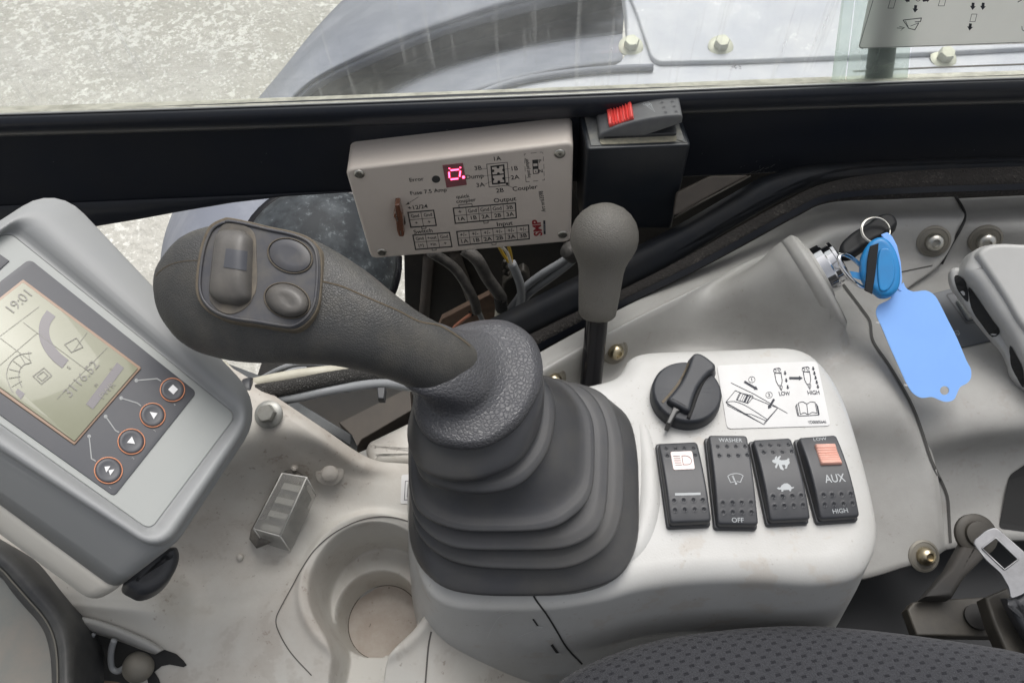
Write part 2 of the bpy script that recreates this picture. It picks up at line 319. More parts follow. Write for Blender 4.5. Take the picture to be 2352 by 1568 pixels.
def inset(loop, nrm, d):
    n = len(loop); out = []
    ar = Vector((0, 0, 0))
    for i in range(n): ar += loop[i].cross(loop[(i+1) % n])
    sg = 1 if ar.dot(nrm) > 0 else -1
    for i in range(n):
        a, b, c = loop[i-1], loop[i], loop[(i+1) % n]
        t = ((b-a).normalized()+(c-b).normalized())
        t = t.normalized() if t.length > 1e-9 else (c-b).normalized()
        out.append(b + nrm.cross(t).normalized()*sg*d)
    return out
def rslab(loop, nrm, depth, r=0.001, draft=0.0, seg=4, bottom=True, hold=True):
    """closed loop = widest outline at the top edge, top plane holds it; thickness goes to -nrm"""
    nrm = Vector(nrm).normalized(); loops = []
    if hold and r > 0: loops.append(inset(loop, nrm, r*1.25))
    if r > 0:
        for k in range(seg+1):
            a_ = (PI/2)*k/seg
            loops.append([p - nrm*(r*(1-math.cos(a_))) for p in inset(loop, nrm, r*(1-math.sin(a_)))])
    else: loops.append(list(loop))
    loops.append([p-nrm*depth for p in inset(loop, nrm, -draft)])
    return loft(loops, True, bottom)
def tube(pts, r, seg=10, cap=True):
    pts = [Vector(p) for p in pts]; loops = []; N = len(pts)
    t0 = (pts[1]-pts[0]).normalized(); up = t0.orthogonal().normalized()
    for i in range(N):
        t = (pts[min(i+1, N-1)]-pts[max(i-1, 0)]).normalized()
        up = (up - t*up.dot(t)).normalized(); s_ = t.cross(up)
        rr = r[i] if isinstance(r, (list, tuple)) else r
        loops.append([pts[i]+(up*math.cos(2*PI*k/seg)+s_*math.sin(2*PI*k/seg))*rr for k in range(seg)])
    return loft(loops, cap, cap)
def lathe(c, ax, prof, seg=28, sides=None):
    ax = Vector(ax).normalized(); u = ax.orthogonal().normalized(); w_ = ax.cross(u)
    loops = [[c+ax*h+(u*math.cos(2*PI*k/seg)+w_*math.sin(2*PI*k/seg))*max(r, 1e-6) for k in range(seg)] for r, h in prof]
    return loft(loops, True, True)
def box8(p, q, nvec): # p: quad 3d list ; extruded by nvec
    return loft([p, [x+nvec for x in p]])
def frame_from(pl, pc, pr):   # plane, centre pixel, pixel to the right
    o = pl.at(pc); ex = (pl.at(pr)-o).normalized(); ey = pl.n.cross(ex).normalized(); return o, ex, ey
def wverts(o):
    off = Vector((0, 0, 0)); p = o.parent
    while p is not None: off += p.location; p = p.parent
    return [v.co+off for v in o.data.vertices]
def bvh(*objs):
    V, F = [], []
    for o in objs:
        k = len(V); V += wverts(o); F += [[i+k for i in p.vertices] for p in o.data.polygons]
    return BVHTree.FromPolygons(V, F)
def hit(b, p, lift=0.0):
    d = dr(*p).normalized(); h = b.ray_cast(CAM, d)
    if h[0] is None: return None
    n_ = h[1]
    if n_.dot(d) > 0: n_ = -n_
    return h[0]+n_*lift
FONT = {}
def textmesh(s, bold=0.0):
    key = (s, bold)
    if key in FONT: return FONT[key]
    cu = bpy.data.curves.new('t', 'FONT'); cu.body = s; cu.align_x = 'CENTER'; cu.align_y = 'CENTER'; cu.offset = bold; cu.resolution_u = 3
    o = bpy.data.objects.new('t', cu); C.objects.link(o)
    bpy.context.view_layer.update()
    me = bpy.data.meshes.new_from_object(o.evaluated_get(bpy.context.evaluated_depsgraph_get()))
    r = ([(v.co.x, v.co.y) for v in me.vertices], [list(p.vertices) for p in me.polygons])
    bpy.data.objects.remove(o); bpy.data.curves.remove(cu); bpy.data.meshes.remove(me)
    FONT[key] = r; return r
class Ink:
    """flat print laid on a real surface: shapes drawn in picture coordinates, each vertex dropped on the surface"""
    def __init__(s, b, lift=0.00015): s.b = b; s.l = lift; s.v = []; s.f = []
    def put(s, px, faces):
        pts = [hit(s.b, p, s.l) for p in px]
        if any(p is None for p in pts):
            ok = [f for f in faces if all(pts[i] is not None for i in f)]
            pts = [p if p is not None else Vector((0, 0, 0)) for p in pts]; faces = ok
            used = sorted({i for f in faces for i in f}); mp = {i: k for k, i in enumerate(used)}
            pts = [pts[i] for i in used]; faces = [[mp[i] for i in f] for f in faces]
        k = len(s.v); s.v += pts; s.f += [[i+k for i in f] for f in faces]
    def poly(s, px): s.put(px, [list(range(len(px)))]); return s
    def line(s, px, w, closed=False, step=14):
        P = [Vector(p).to_2d() for p in px]
        if closed: P.append(P[0])
        Q = [P[0]]
        for a_, b_ in zip(P, P[1:]):
            k = max(1, int((b_-a_).length/step))
            for j in range(1, k+1): Q.append(a_.lerp(b_, j/k))
        N = len(Q); out = []
        for i in range(N):
            if closed and i in (0, N-1): t0, t1 = (Q[0]-Q[-2]).normalized(), (Q[1]-Q[0]).normalized()
            else: t0 = (Q[i]-Q[max(i-1, 0)]); t1 = (Q[min(i+1, N-1)]-Q[i]); t0 = t0.normalized() if t0.length else t1.normalized(); t1 = t1.normalized() if t1.length else t0
            t = (t0+t1).normalized(); k = 1/max(0.5, t.dot(t1)); nn = Vector((-t.y, t.x))*w*0.5*k
            out += [Q[i]+nn, Q[i]-nn]
        s.put([tuple(q) for q in out], [[2*i, 2*i+1, 2*i+3, 2*i+2] for i in range(N-1)]); return s
    def ell(s, c, rx, ry, w=None, rot=0, n=28, a0=0, a1=360):
        pts = []
        full = (a1-a0) >= 360
        for k in range(n if full else n+1):
            t = math.radians(a0+(a1-a0)*k/n); x, y = rx*math.cos(t), ry*math.sin(t)
            pts.append((c[0]+x*math.cos(rot)-y*math.sin(rot), c[1]+x*math.sin(rot)+y*math.cos(rot)))
        if w is None: s.poly(pts)
        else: s.line(pts, w, closed=full)
        return s
    def text(s, st, p, h, ex, ey, bold=0.0, sq=1.0):
        """h: cap height in picture px; ex, ey: reading direction / up in 3D"""
        P0 = hit(s.b, p)
        if P0 is None: return s
        dep = (P0-CAM).dot(FW); size = h*dep/FPX/0.70
        # correct the size for foreshortening along ey
        a_, b_ = proj(P0), proj(P0+ey*0.001); k = math.hypot(a_[0]-b_[0], a_[1]-b_[1])/(0.001*FPX/dep); size /= max(k, 0.3)
        V, F = textmesh(st, bold)
        s.put([proj(P0+ex*(x*size*sq)+ey*(y*size)) for x, y in V], F); return s
    def build(s, name, m, parent=None, **k):
        return obj(name, s.v, s.f, m, parent, smooth=False, **k)
def patch(rows, nu=8, nv=8, zfun=None):
    """rows of (u, v, z) control points, same count per row -> smooth grid"""
    R_ = [cro([Vector((p[0], p[1], p[2]*1000)) for p in r], nu) for r in rows]
    n = len(R_[0]); cols = [cro([r[i] for r in R_], nv) for i in range(n)]
    m_ = len(cols[0]); v = []
    for j in range(m_):
        for i in range(n):
            q = cols[i][j]; P = Pz((q.x, q.y), q.z/1000); v.append(P)
    f = [[j*n+i, j*n+i+1, (j+1)*n+i+1, (j+1)*n+i] for j in range(m_-1) for i in range(n-1)]
    return v, f, n, m_
def thick(v, f, n, m_, vec):
    """close a grid sheet into a solid by dropping a copy along vec"""
    k = len(v); v2 = v+[p+vec for p in v]; f2 = f+[[i+k for i in reversed(q)] for q in f]
    b_ = [i for i in range(n)]+[j*n+n-1 for j in range(1, m_)]+[(m_-1)*n+i for i in range(n-2, -1, -1)]+[j*n for j in range(m_-2, 0, -1)]
    for a_, c_ in zip(b_, b_[1:]+b_[:1]): f2.append([a_, c_, c_+k, a_+k])
    return v2, f2
EZ = Vector((0, 0, 1))
# smooth along the stack
def smooth_stack(loops, n_=3):
    cols = [cro([L_[i] for L_ in loops], n_) for i in range(len(loops[0]))]
    return [[c_[j] for c_ in cols] for j in range(len(cols[0]))]

# ================================================================== SETTING
g = MB(); s_ = 60
g.v = [Vector((-s_, -s_, -1.35)), Vector((s_, -s_, -1.35)), Vector((s_, s_, -1.35)), Vector((-s_, s_, -1.35))]; g.f = [[0, 1, 2, 3]]
o = g.build('ground', M['ground']); o['kind'] = 'structure'

cf = MB(); cf.add(loft([[Vector((x, y, -.42)) for x, y in ((-1.1, -1.0), (1.1, -1.0), (1.1, .40), (-1.1, .40))], [Vector((x, y, -.45)) for x, y in ((-1.1, -1.0), (1.1, -1.0), (1.1, .40), (-1.1, .40))]]))
o = cf.build('unseen_cab_floor', M['floor'], smooth=False); o['kind'] = 'structure'  # unseen dark floor, added to stop light bouncing up from the ground
cw = MB(); cw.add(loft([[Vector((x, y, z)) for x, y, z in ((-1.1, -.95, -.42), (1.1, -.95, -.42), (1.1, -.95, .45), (-1.1, -.95, .45))], [Vector((x, y, z)) for x, y, z in ((-1.1, -1.0, -.42), (1.1, -1.0, -.42), (1.1, -1.0, .45), (-1.1, -1.0, .45))]]))
o = cw.build('unseen_light_block', M['floor'], smooth=False); o['kind'] = 'structure'  # unseen dark wall behind the camera, added to block light from the operator side
# ---- wall / window plane
A3, B3 = Pz((0, 262), 0.03), Pz((2352, 178), 0.03)
WX = (B3-A3).normalized(); WN = Vector((WX.y, -WX.x, 0)).normalized()      # towards the operator
if WN.y > 0: WN = -WN
W = Plane(A3, WN)

# ---- outside: curved fender
fd = thing('track_guard', 'dusty blue grey curved guard with a dark recess outside the window', 'machine guard', Pz((900, 100), -0.45))
band = [
 [(930, -120, -.50), (830, -40, -.50), (730, 60, -.50), (640, 170, -.50), (560, 265, -.50), (470, 370, -.50), (400, 480, -.50), (368, 600, -.50), (380, 760, -.50)],
 [(1150, -120, -.40), (960, -30, -.38), (800, 70, -.37), (690, 160, -.37), (610, 250, -.37), (520, 370, -.37), (450, 480, -.37), (420, 600, -.37), (440, 760, -.40)],
 [(1440, -60, -.36), (1200, -12, -.35), (1000, 55, -.35), (830, 125, -.35), (690, 205, -.35), (610, 320, -.35), (600, 430, -.35), (600, 560, -.35), (620, 760, -.38)],
 [(1440, -30, -.40), (1200, 22, -.385), (1000, 78, -.385), (840, 142, -.385), (705, 212, -.385), (640, 325, -.385), (640, 440, -.385), (640, 560, -.385), (660, 760, -.40)]]
v, f, n, m_ = patch(band, 8, 6); v, f = thick(v, f, n, m_, Vector((0, 0, -0.01))); obj('outer_band', v, f, M['fender'], fd)
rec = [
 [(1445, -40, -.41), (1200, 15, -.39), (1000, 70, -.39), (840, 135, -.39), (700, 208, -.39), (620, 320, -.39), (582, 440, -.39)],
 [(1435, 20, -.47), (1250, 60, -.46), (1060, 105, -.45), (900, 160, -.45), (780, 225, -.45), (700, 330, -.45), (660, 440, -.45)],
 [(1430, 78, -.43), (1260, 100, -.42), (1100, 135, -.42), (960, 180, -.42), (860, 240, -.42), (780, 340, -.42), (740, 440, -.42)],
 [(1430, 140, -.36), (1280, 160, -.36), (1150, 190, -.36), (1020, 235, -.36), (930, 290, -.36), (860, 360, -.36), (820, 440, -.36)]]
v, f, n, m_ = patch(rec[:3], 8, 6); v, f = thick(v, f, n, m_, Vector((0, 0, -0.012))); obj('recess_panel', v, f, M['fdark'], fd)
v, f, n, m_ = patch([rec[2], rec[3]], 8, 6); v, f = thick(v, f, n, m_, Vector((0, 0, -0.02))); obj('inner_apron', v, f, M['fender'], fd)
# ---- deck plate outside
DZ = -0.16
dk = thing('deck_panel', 'pale dusty body panel with seams outside the window', 'body panel', Pz((1800, 60), DZ))
lp = [Pz(p, DZ) for p in crc([(930, 292), (1040, 232), (1120, 200), (1220, 178), (1330, 160), (1425, 140), (1440, 60), (1430, -40), (1425, -140), (2000, -160), (2700, -160), (2700, 60), (2700, 330), (1900, 380), (1300, 370)], 5)]
obj('base_sheet', *rslab(lp, EZ, 0.02, 0.003), M['deck'], dk, sharp=50)
lp = [Pz(p, DZ+0.006) for p in rpoly([(1385, -140), (1460, 20), (1500, 142), (1700, 138), (2100, 122), (2440, 105), (2440, -140)], 24)]
obj('access_plate', *rslab(lp, EZ, 0.0055, 0.002), M['deck'], dk, sharp=50)
obj('lip_rail', *tube([Pz(p, DZ+0.004) for p in cro([(1010, 262), (1090, 222), (1180, 190), (1290, 170), (1420, 158), (1500, 155)], 5)], 0.004), M['fender'], dk)
obj('lower_seam', *tube([Pz(p, DZ) for p in cro([(1960, 165), (2100, 158), (2250, 152), (2420, 146)], 3)], 0.0012), M['seam'], dk)
def hexbolt(c, ax, r, h, wr, m, parent, name='bolt', mw=None):
    ax = Vector(ax).normalized(); u = ax.orthogonal().normalized(); u.rotate(Matrix.Rotation(0.3, 3, ax)); w_ = ax.cross(u)
    b_ = MB().add(lathe(c, ax, [(wr, 0), (wr, .0012), (wr*0.86, .0022), (r*0.95, .003)], 24))
    hx = lambda rr, hh: [c+ax*hh+(u*math.cos(PI/3*k)+w_*math.sin(PI/3*k))*rr for k in range(6)]
    b_.add(loft([hx(r, .002), hx(r, h*0.85), hx(r*0.88, h)]))
    b_.add(lathe(c, ax, [(r*0.8, h*0.9), (r*0.78, h+.0002), (0.0, h+.0003)], 20))
    return b_.build(name, m, parent, smooth=True, sharp=25)
DN = Vector((0, -0.25, 1)).normalized()
for p, z in (((1449, 108), DZ+.001), ((1655, 108), DZ+.0065), ((2166, 135), DZ+.001)):
    hexbolt(Pz(p, z), DN, 0.0085, 0.012, 0.014, M['boltout'], dk)
ink = Ink(bvh(*[c for c in dk.children if c.name.startswith(('base', 'access'))]), .0005)
for k in range(26):
    u, v_ = random.gauss(1690, 8), random.gauss(155, 4); ink.poly([(u+random.uniform(-3, 3), v_+random.uniform(-2.5, 2.5)) for _ in range(3)])
ink.build('paint_chip', M['seamdark'], dk)
# ---- dark round cap seen through the low opening
cp = Pz((735, 600), -0.30)
rc = thing('round_cap', 'dark dusty round cap seen below the black window frame behind the grip', 'cap', cp)
axc = (CAM-cp).normalized()*0.7+EZ*0.4; axc.normalize(); rr = (Pd((910, 600), (cp-CAM).dot(FW))-cp).length
obj('dome', *lathe(cp, axc, [(rr, -0.05), (rr, 0), (rr*0.97, .008), (rr*0.85, .02), (rr*0.6, .034), (rr*0.3, .042), (rr*.12, .0437), (rr*.03, .044)], 48), M['fglass'], rc)
obj('rim', *lathe(cp, axc, [(rr*1.0, -.006), (rr*1.07, -.006), (rr*1.07, -.001), (rr*1.0, -.001)], 48), M['gloss'], rc)

# ---- window glass, sliding pane edge, decal
def wq(pts, off): return [W.at(p, off) for p in pts]
def sheet(pl, pts, off, th): return loft([[pl.at(p, off) for p in pts], [pl.at(p, off-th) for p in pts]])
wg = thing('window_pane', 'dusty streaked cab side window above the black sill', 'window', W.at((1000, 240), -.012))
obj('glass', *sheet(W, [(-500, 300), (1915, 210), (1985, -400), (-500, -400)], -.016, .003), M['glass'], wg, smooth=False)
wg2 = thing('sliding_pane', 'overlapping sliding pane with a green glass edge at the right', 'window', W.at((2200, 180), -.004))
obj('glass', *sheet(W, [(2085, 205), (2800, 170), (2800, -400), (2140, -400)], -.008, .003), M['glass'], wg2, smooth=False)
obj('green_edge', *sheet(W, [(1908, 196), (1940, 194), (2010, -400), (1985, -400)], -.007, .005), M['glassgreen'], wg2, smooth=False)
obj('overlap_strip', *sheet(W, [(1942, 194), (2083, 200), (2138, -400), (2012, -400)], -.0085, .003), M['glassgreen'], wg2, smooth=False)
obj('rubber_stop', *sheet(W, [(1985, 186), (2050, 184), (2085, -100), (2020, -100)], -.013, .004), M['sealr'], wg2, smooth=False)
stl = rpoly(tr(ZJ, [(1545, -120), (2700, -160), (2700, 225), (1465, 262)]), 9)
dec = obj('decal', *sheet(W, [tuple(p) for p in stl], -.004, .0008), mat('grey_decal', (0.82, 0.82, 0.80), 0.4, dirt=((0.72, 0.72, 0.70), 40, 0.6)), wg2, smooth=False)
dm = dec.data.materials[0]; dn = dm.node_tree.nodes; dl0 = dm.node_tree.links
tl_ = dn.new('ShaderNodeBsdfTranslucent'); tl_.inputs[0].default_value = (.80, .80, .78, 1); mx0 = dn.new('ShaderNodeMixShader'); mx0.inputs[0].default_value = .7
dl0.new(dn['Principled BSDF'].outputs[0], mx0.inputs[1]); dl0.new(tl_.outputs[0], mx0.inputs[2]); dl0.new(mx0.outputs[0], dn['Material Output'].inputs[0])
bd = bvh(dec); ik = Ink(bd, .0002)
def arrow(ik, a_, b_, w_, hw, hl):
    a_, b_ = Vector(a_), Vector(b_); d = (b_-a_).normalized(); n_ = Vector((-d.y, d.x)); c_ = b_-d*hl
    ik.poly([tuple(q) for q in (a_+n_*w_, c_+n_*w_, c_+n_*hw, b_, c_-n_*hw, c_-n_*w_, a_-n_*w_)])
ik.line(tr(ZJ, [(1545, 0), (1472, 245), (1480, 257), (1520, 257), (2352, 226)]), 1.2)
for a_, b_ in (((1773, 28), (1768, 68)), ((2080, 15), (2076, 54)), ((2134, 15), (2130, 54)), ((2066, 126), (2060, 164))):
    arrow(ik, ZJ(*a_), ZJ(*b_), 3.2, 6.5, 9)
for q in ([(1640, -10), (1624, 44), (1654, 44), (1668, -10)], [(1905, -10), (1893, 32), (1925, 32), (1935, -10)], [(2072, 76), (2062, 116), (2090, 116), (2100, 76)]):
    ik.line(tr(ZJ, q), 1.1, closed=True)
ik.line(tr(ZJ, [(1705, 108), (1803, 97), (1798, 116), (1768, 118)]), 1.8); ik.line(tr(ZJ, [(1705, 108), (1735, 152), (1768, 160), (1788, 125)]), 1.8)
ik.line(tr(ZJ, [(1735, 152), (1718, 112)]), 1.3); ik.line(tr(ZJ, [(1672, 150), (1705, 152), (1690, 166), (1712, 148), (1685, 142)]), 1.3)
ik.line(tr(ZJ, [(1745, 140), (1790, 122)]), 1.2); arrow(ik, ZJ(1740, 4), ZJ(1712, -2), 3, 6, 8); arrow(ik, ZJ(1810, 4), ZJ(1850, -4), 3, 6, 8)
ik.ell(ZJ(1785, -5), 5, 5, 1.4); ik.line(tr(ZJ, [(2318, 12), (2350, -6)]), 2); ik.line(tr(ZJ, [(2340, 140), (2342, 160), (2356, 168)]), 1.5)
ik.build('decal_symbols', M['inkgrey'], wg2)

# ---- black window frame (wall)
wf = thing('window_frame', 'glossy black window frame panel with a pale painted highlight along its edge under the glass', 'window frame', W.at((1176, 330)))
ol = crc([(-700, 283), (-260, 276), (500, 247), (1176, 220), (1800, 200), (2352, 180), (2700, 167), (3000, 156), (3020, 260), (3000, 350), (2700, 362), (2352, 368), (2100, 374), (1943, 385), (1780, 398), (1560, 408), (1300, 420), (1000, 434), (800, 441), (660, 452), (451, 474), (208, 523), (60, 548), (-260, 600), (-700, 680), (-720, 480)], 4)
obj('panel', *rslab([W.at(tuple(p)) for p in ol], WN, 0.004, 0.0015), M['black'], wf, sharp=60)
def strip(rows, m, name, parent, off0=0, th=None):
    """rows: list of (pixel list, offset off wall)"""
    v = []; f = []; n = len(rows[0][0])
    for pts, off in rows: v += [W.at(p, off) for p in pts]
    for k in range(len(rows)-1):
        for i in range(n-1): f.append([k*n+i, k*n+i+1, (k+1)*n+i+1, (k+1)*n+i])
    return obj(name, v, f, m, parent)
def lin(a_, b_, k=12): return [(a_[0]+(b_[0]-a_[0])*i/k, a_[1]+(b_[1]-a_[1])*i/k) for i in range(k+1)]
def curve(pts, k=4): return [tuple(p) for p in cro(pts, k)]
def WL(dv0, dv1): return curve([(-300, 272+dv0), (500, 246+(dv0*2+dv1)/3), (1300, 216+(dv0+dv1)/2), (1900, 192+(dv0+dv1*2)/3), (2700, 165+dv1)])
strip([(WL(-18, -14), -.018), (WL(-11, -6), -.010), (WL(-6, -2), -.002), (WL(-2, 1), .001), (WL(2, 4), .0015)], mat('dirty_glass_seal', (0.50, 0.49, 0.42), 0.8, dirt=((0.22, 0.215, 0.18), 60, 0.9)), 'glass_seal', wf)
obj('edge_bead', *tube([W.at(p, .0015) for p in WL(0, 3)], .0009, 8), mat('sill_highlight', (0.42, 0.42, 0.40), 0.3, 0.3), wf)  # pale bead: the sill highlight is put into its colour
strip([(WL(3, 5), .001), (WL(10, 12), .008), (WL(28, 34), .0095), (WL(44, 56), .009), (WL(50, 64), .001)], M['black'], 'upper_fold', wf)
strip([(curve([(-300, 490), (146, 466), (800, 438), (1300, 420)]), .001), (curve([(-300, 497), (146, 471), (800, 441), (1300, 424)]), .003), (curve([(-300, 590), (208, 522), (660, 451), (1300, 427)]), .001)], M['black'], 'lower_fold', wf)
ik = Ink(bvh(wf.children[0], *[c for c in wf.children]), .0003)
for k in range(34):
    u, v_ = random.choice([(random.gauss(1745, 22), random.gauss(388, 12)), (random.uniform(60, 2300), random.uniform(290, 430))])
    L_ = random.uniform(1, 4); a_ = random.uniform(-0.9, 0.2); ik.line([(u, v_), (u+L_*math.cos(a_), v_+L_*math.sin(a_))], 0.9)
for k in range(7):
    u, v_ = 1700+k*11+random.uniform(-4, 4), 404-k*3.5+random.uniform(-2, 2); ik.line([(u, v_), (u+10, v_-5+random.uniform(-2, 2))], 1.0)
ik.build('scratch', mat('scratch_grey', (0.16, 0.16, 0.155), 0.7), wf)['kind'] = 'stuff'

# ---- dark inner wall behind cables, rail, foam seal
bk = thing('inner_panel', 'dark grimy panel behind the hanging cables', 'panel', W.at((1200, 600), -.03))
WB = Plane(W.o-WN*0.045, WN)
obj('backing', *rslab([WB.at(p) for p in [(925, 420), (2700, 330), (2700, 900), (1500, 1050), (930, 1120), (905, 900), (930, 700)]], WN, 0.01, 0.002), M['dark'], bk, sharp=50)
for (a_, b_, w0) in (((985, 590), (960, 900), 22), ((1045, 585), (1110, 760), 30), ((1300, 560), (1480, 640), 30)):
    obj('rib', *tube([WB.at(a_, .006), WB.at(b_, .006)], 0.006, 8), M['brown'], bk)
rl = thing('cab_rail', 'black diagonal cab rail below the window with a dusty pocket', 'rail', W.at((1500, 600)))
def RP(dz): return None
RPL = Plane(Pz((1400, 640), -0.090), (WN*0.75+EZ*0.65))
obj('rail_body', *rslab([RPL.at(tuple(p)) for p in crc([(880, 880), (1040, 790), (1220, 700), (1400, 610), (1560, 530), (1700, 450), (1790, 405), (1950, 380), (2500, 365), (2600, 420), (2400, 400), (2100, 405), (1950, 415), (1840, 445), (1700, 520), (1560, 605), (1400, 690), (1220, 775), (1050, 860), (900, 950)], 4)], RPL.n, 0.02, 0.008), M['matteblack'], rl, sharp=60)
obj('dusty_pocket', *rslab([RPL.at(p, .0045) for p in rpoly(tr(ZC, [(1215, 1070), (1560, 900), (1960, 890), (1300, 1270), (1180, 1310)]), 6)], RPL.n, 0.004, 0.001), M['brown'], rl, sharp=50)
obj('pocket_edge', *tube([RPL.at(p, .006) for p in tr(ZC, [(1190, 1330), (1500, 1150), (1975, 895)])], .0008, 6), M['bracket'], rl)
FPL = Plane(Pz((1400, 700), -0.0825), (WN*0.6+EZ*0.8))
fo = thing('foam_strip', 'black fuzzy foam seal strip running diagonally above the grey trim', 'seal', FPL.at((1500, 650)))
FU = cro([(860, 950), (1060, 850), (1240, 758), (1400, 680), (1560, 600), (1700, 520), (1800, 465), (1900, 420), (2060, 395), (2352, 382), (2600, 378)], 6)
FD = cro([(900, 1010), (1100, 890), (1235, 812), (1420, 712), (1600, 622), (1720, 558), (1830, 498), (1905, 466), (2060, 455), (2352, 446), (2600, 440)], 6)
loops = []
for k in range(9):
    t = k/8; hgt = .005*math.sin(PI*t)
    loops.append([FPL.at(tuple(a_.lerp(b_, t)), hgt) for a_, b_ in zip(FU, FD)])
loops.append([p-FPL.n*.002 for p in loops[-1]]); loops.append([p-FPL.n*.006 for p in loops[0]])
v = []; f = []; nn_ = len(FU)
for L_ in loops: v += L_
for k in range(len(loops)-1):
    for i in range(nn_-1): f.append([k*nn_+i, k*nn_+i+1, (k+1)*nn_+i+1, (k+1)*nn_+i])
obj('foam', v, f, M['foam'], fo)
ik = Ink(bvh(fo.children[0]), .0006)
ik.line([tuple(p.lerp(q, .72)) for p, q in zip(FU, FD)], 13)
ik.build('edge_trim', M['black'], fo)

# ================================================================== GREY TRIM
def bolt_button(c, ax, r, parent, name='bolt', m='brass', red=False):
    ax = Vector(ax).normalized(); t = obj(name, *lathe(c, ax, [(r*.62, .001), (r*.98, .0012), (r, .003), (r*.93, .0055), (r*.7, .0075), (r*.42, .0082), (r*.40, .0060), (0, .006)], 28), M[m], parent, sharp=40)
    obj('washer', *lathe(c, ax, [(r*1.75, -.001), (r*1.75, .0008), (r*1.5, .0016), (r*1.45, .0012), (r*1.05, .0018), (r*.9, .0015)], 32), M['washer'], t, sharp=40)
    if red: obj('paint_mark', *lathe(c+ax*.0045+ax.orthogonal()*0, ax, [(r*.98, 0), (r*.86, .0015)], 28), M['inkred'], t) if False else None
    return t
tm = thing('side_trim', 'grey moulded side trim around the ignition lock with domed bolts', 'trim panel', Pz((1500, 760), -.08))
rowsA = [
 [(700, 1090, -.090), (900, 1005, -.085), (1100, 895, -.085), (1235, 812, -.082), (1420, 712, -.080), (1600, 622, -.078), (1720, 558, -.076), (1830, 498, -.073), (1905, 466, -.070), (2050, 458, -.070), (2200, 452, -.070)],
 [(720, 1110, -.082), (915, 1030, -.077), (1115, 915, -.077), (1250, 835, -.074), (1435, 738, -.072), (1615, 650, -.070), (1735, 588, -.068), (1840, 530, -.066), (1915, 500, -.064), (2050, 492, -.062), (2215, 488, -.062)],
 [(740, 1130, -.083), (930, 1050, -.079), (1125, 945, -.079), (1262, 850, -.073), (1440, 752, -.071), (1610, 668, -.068), (1730, 610, -.068), (1845, 575, -.060), (1925, 535, -.060), (2060, 520, -.064), (2205, 520, -.064)],
 [(760, 1160, -.097), (940, 1085, -.097), (1135, 980, -.097), (1275, 900, -.098), (1470, 820, -.100), (1640, 760, -.092), (1755, 715, -.086), (1850, 660, -.082), (1935, 610, -.082), (2060, 600, -.085), (2160, 604, -.085)],
 [(780, 1230, -.105), (950, 1130, -.105), (1150, 1020, -.105), (1290, 940, -.105), (1490, 870, -.102), (1650, 830, -.093), (1770, 800, -.080), (1870, 760, -.072), (1950, 720, -.075), (2010, 700, -.085), (2060, 690, -.092)],
 [(800, 1300, -.115), (960, 1200, -.115), (1160, 1100, -.115), (1300, 1020, -.115), (1500, 960, -.10), (1660, 920, -.088), (1790, 890, -.072), (1900, 860, -.060), (1990, 830, -.058), (2030, 820, -.065), (2055, 815, -.080)],
 [(800, 1400, -.12), (960, 1300, -.12), (1160, 1200, -.12), (1300, 1120, -.12), (1500, 1050, -.11), (1660, 1010, -.09), (1800, 980, -.075), (1920, 960, -.062), (2020, 940, -.058), (2075, 930, -.060), (2098, 925, -.075)],
 [(800, 1500, -.13), (960, 1400, -.13), (1160, 1300, -.13), (1300, 1220, -.13), (1500, 1150, -.12), (1660, 1110, -.11), (1800, 1090, -.10), (1930, 1090, -.09), (2060, 1080, -.085), (2130, 1075, -.085), (2150, 1072, -.095)],
 [(800, 1600, -.14), (960, 1500, -.14), (1160, 1400, -.14), (1300, 1320, -.14), (1500, 1280, -.14), (1660, 1270, -.13), (1800, 1270, -.12), (1940, 1330, -.115), (2080, 1300, -.11), (2150, 1275, -.11), (2172, 1262, -.115)]]
# ---- ignition lock mound
KC = Pz(ZQ(1740, 770), -.036)
kax = (RT*0.84 + UP*0.48 - FW*0.28).normalized()
mound = []
kd = (KC-CAM).dot(FW); rl_ = (Pd(ZQ(1990, 1040), kd)-Pd(ZQ(1505, 505), kd)).length/2
su = (Pd(ZQ(1990, 1040), kd)-Pd(ZQ(1505, 505), kd)).normalized(); su = (su-kax*su.dot(kax)).normalized(); sv = kax.cross(su)
FC = KC-kax*.004
apex = Pz(ZQ(840, 1010), -.088)
for d_, k in ((0, .0), (0, .5), (0, .88), (-.0005, .93), (-.0018, .97), (-.004, .99)):
    mound.append([FC+kax*d_+(su*math.cos(t)+sv*math.sin(t)*.8)*rl_*max(k, .01) for t in [2*PI*i/64 for i in range(64)]])
for k in range(1, 15):
    t_ = k/14; c_ = (FC-kax*.004).lerp(apex, t_); kk_ = .995*(1-t_)**.9
    mound.append([c_+(su*math.cos(t)+sv*math.sin(t)*.8)*rl_*max(kk_, .03) for t in [2*PI*i/64 for i in range(64)]])
v, f, n, m_ = patch(rowsA, 16, 16)
cvf = loft(smooth_stack(mound, 2)); cb = BVHTree.FromPolygons([tuple(p) for p in cvf[0]], cvf[1])
Zm = np.array([p.z for p in v]).reshape(m_, n); msk = np.zeros((m_, n)); keep = np.zeros((m_, n), bool)
for idx, P in enumerate(v):
    if (P-FC).length > .2: continue
    h = cb.ray_cast(Vector((P.x, P.y, .2)), Vector((0, 0, -1)))
    if h[0] is not None and h[0].z > P.z:
        r_, c_ = divmod(idx, n); Zm[r_, c_] = h[0].z-.0004; msk[r_, c_] = 1; keep[r_, c_] = (h[0]-FC).dot(kax) > -.018
near = msk.copy()
for _ in range(9): near = np.maximum.reduce([near, np.roll(near, 1, 0), np.roll(near, -1, 0), np.roll(near, 1, 1), np.roll(near, -1, 1)])
side = np.array([(P-FC).dot(kax) < -.002 for P in v]).reshape(m_, n)
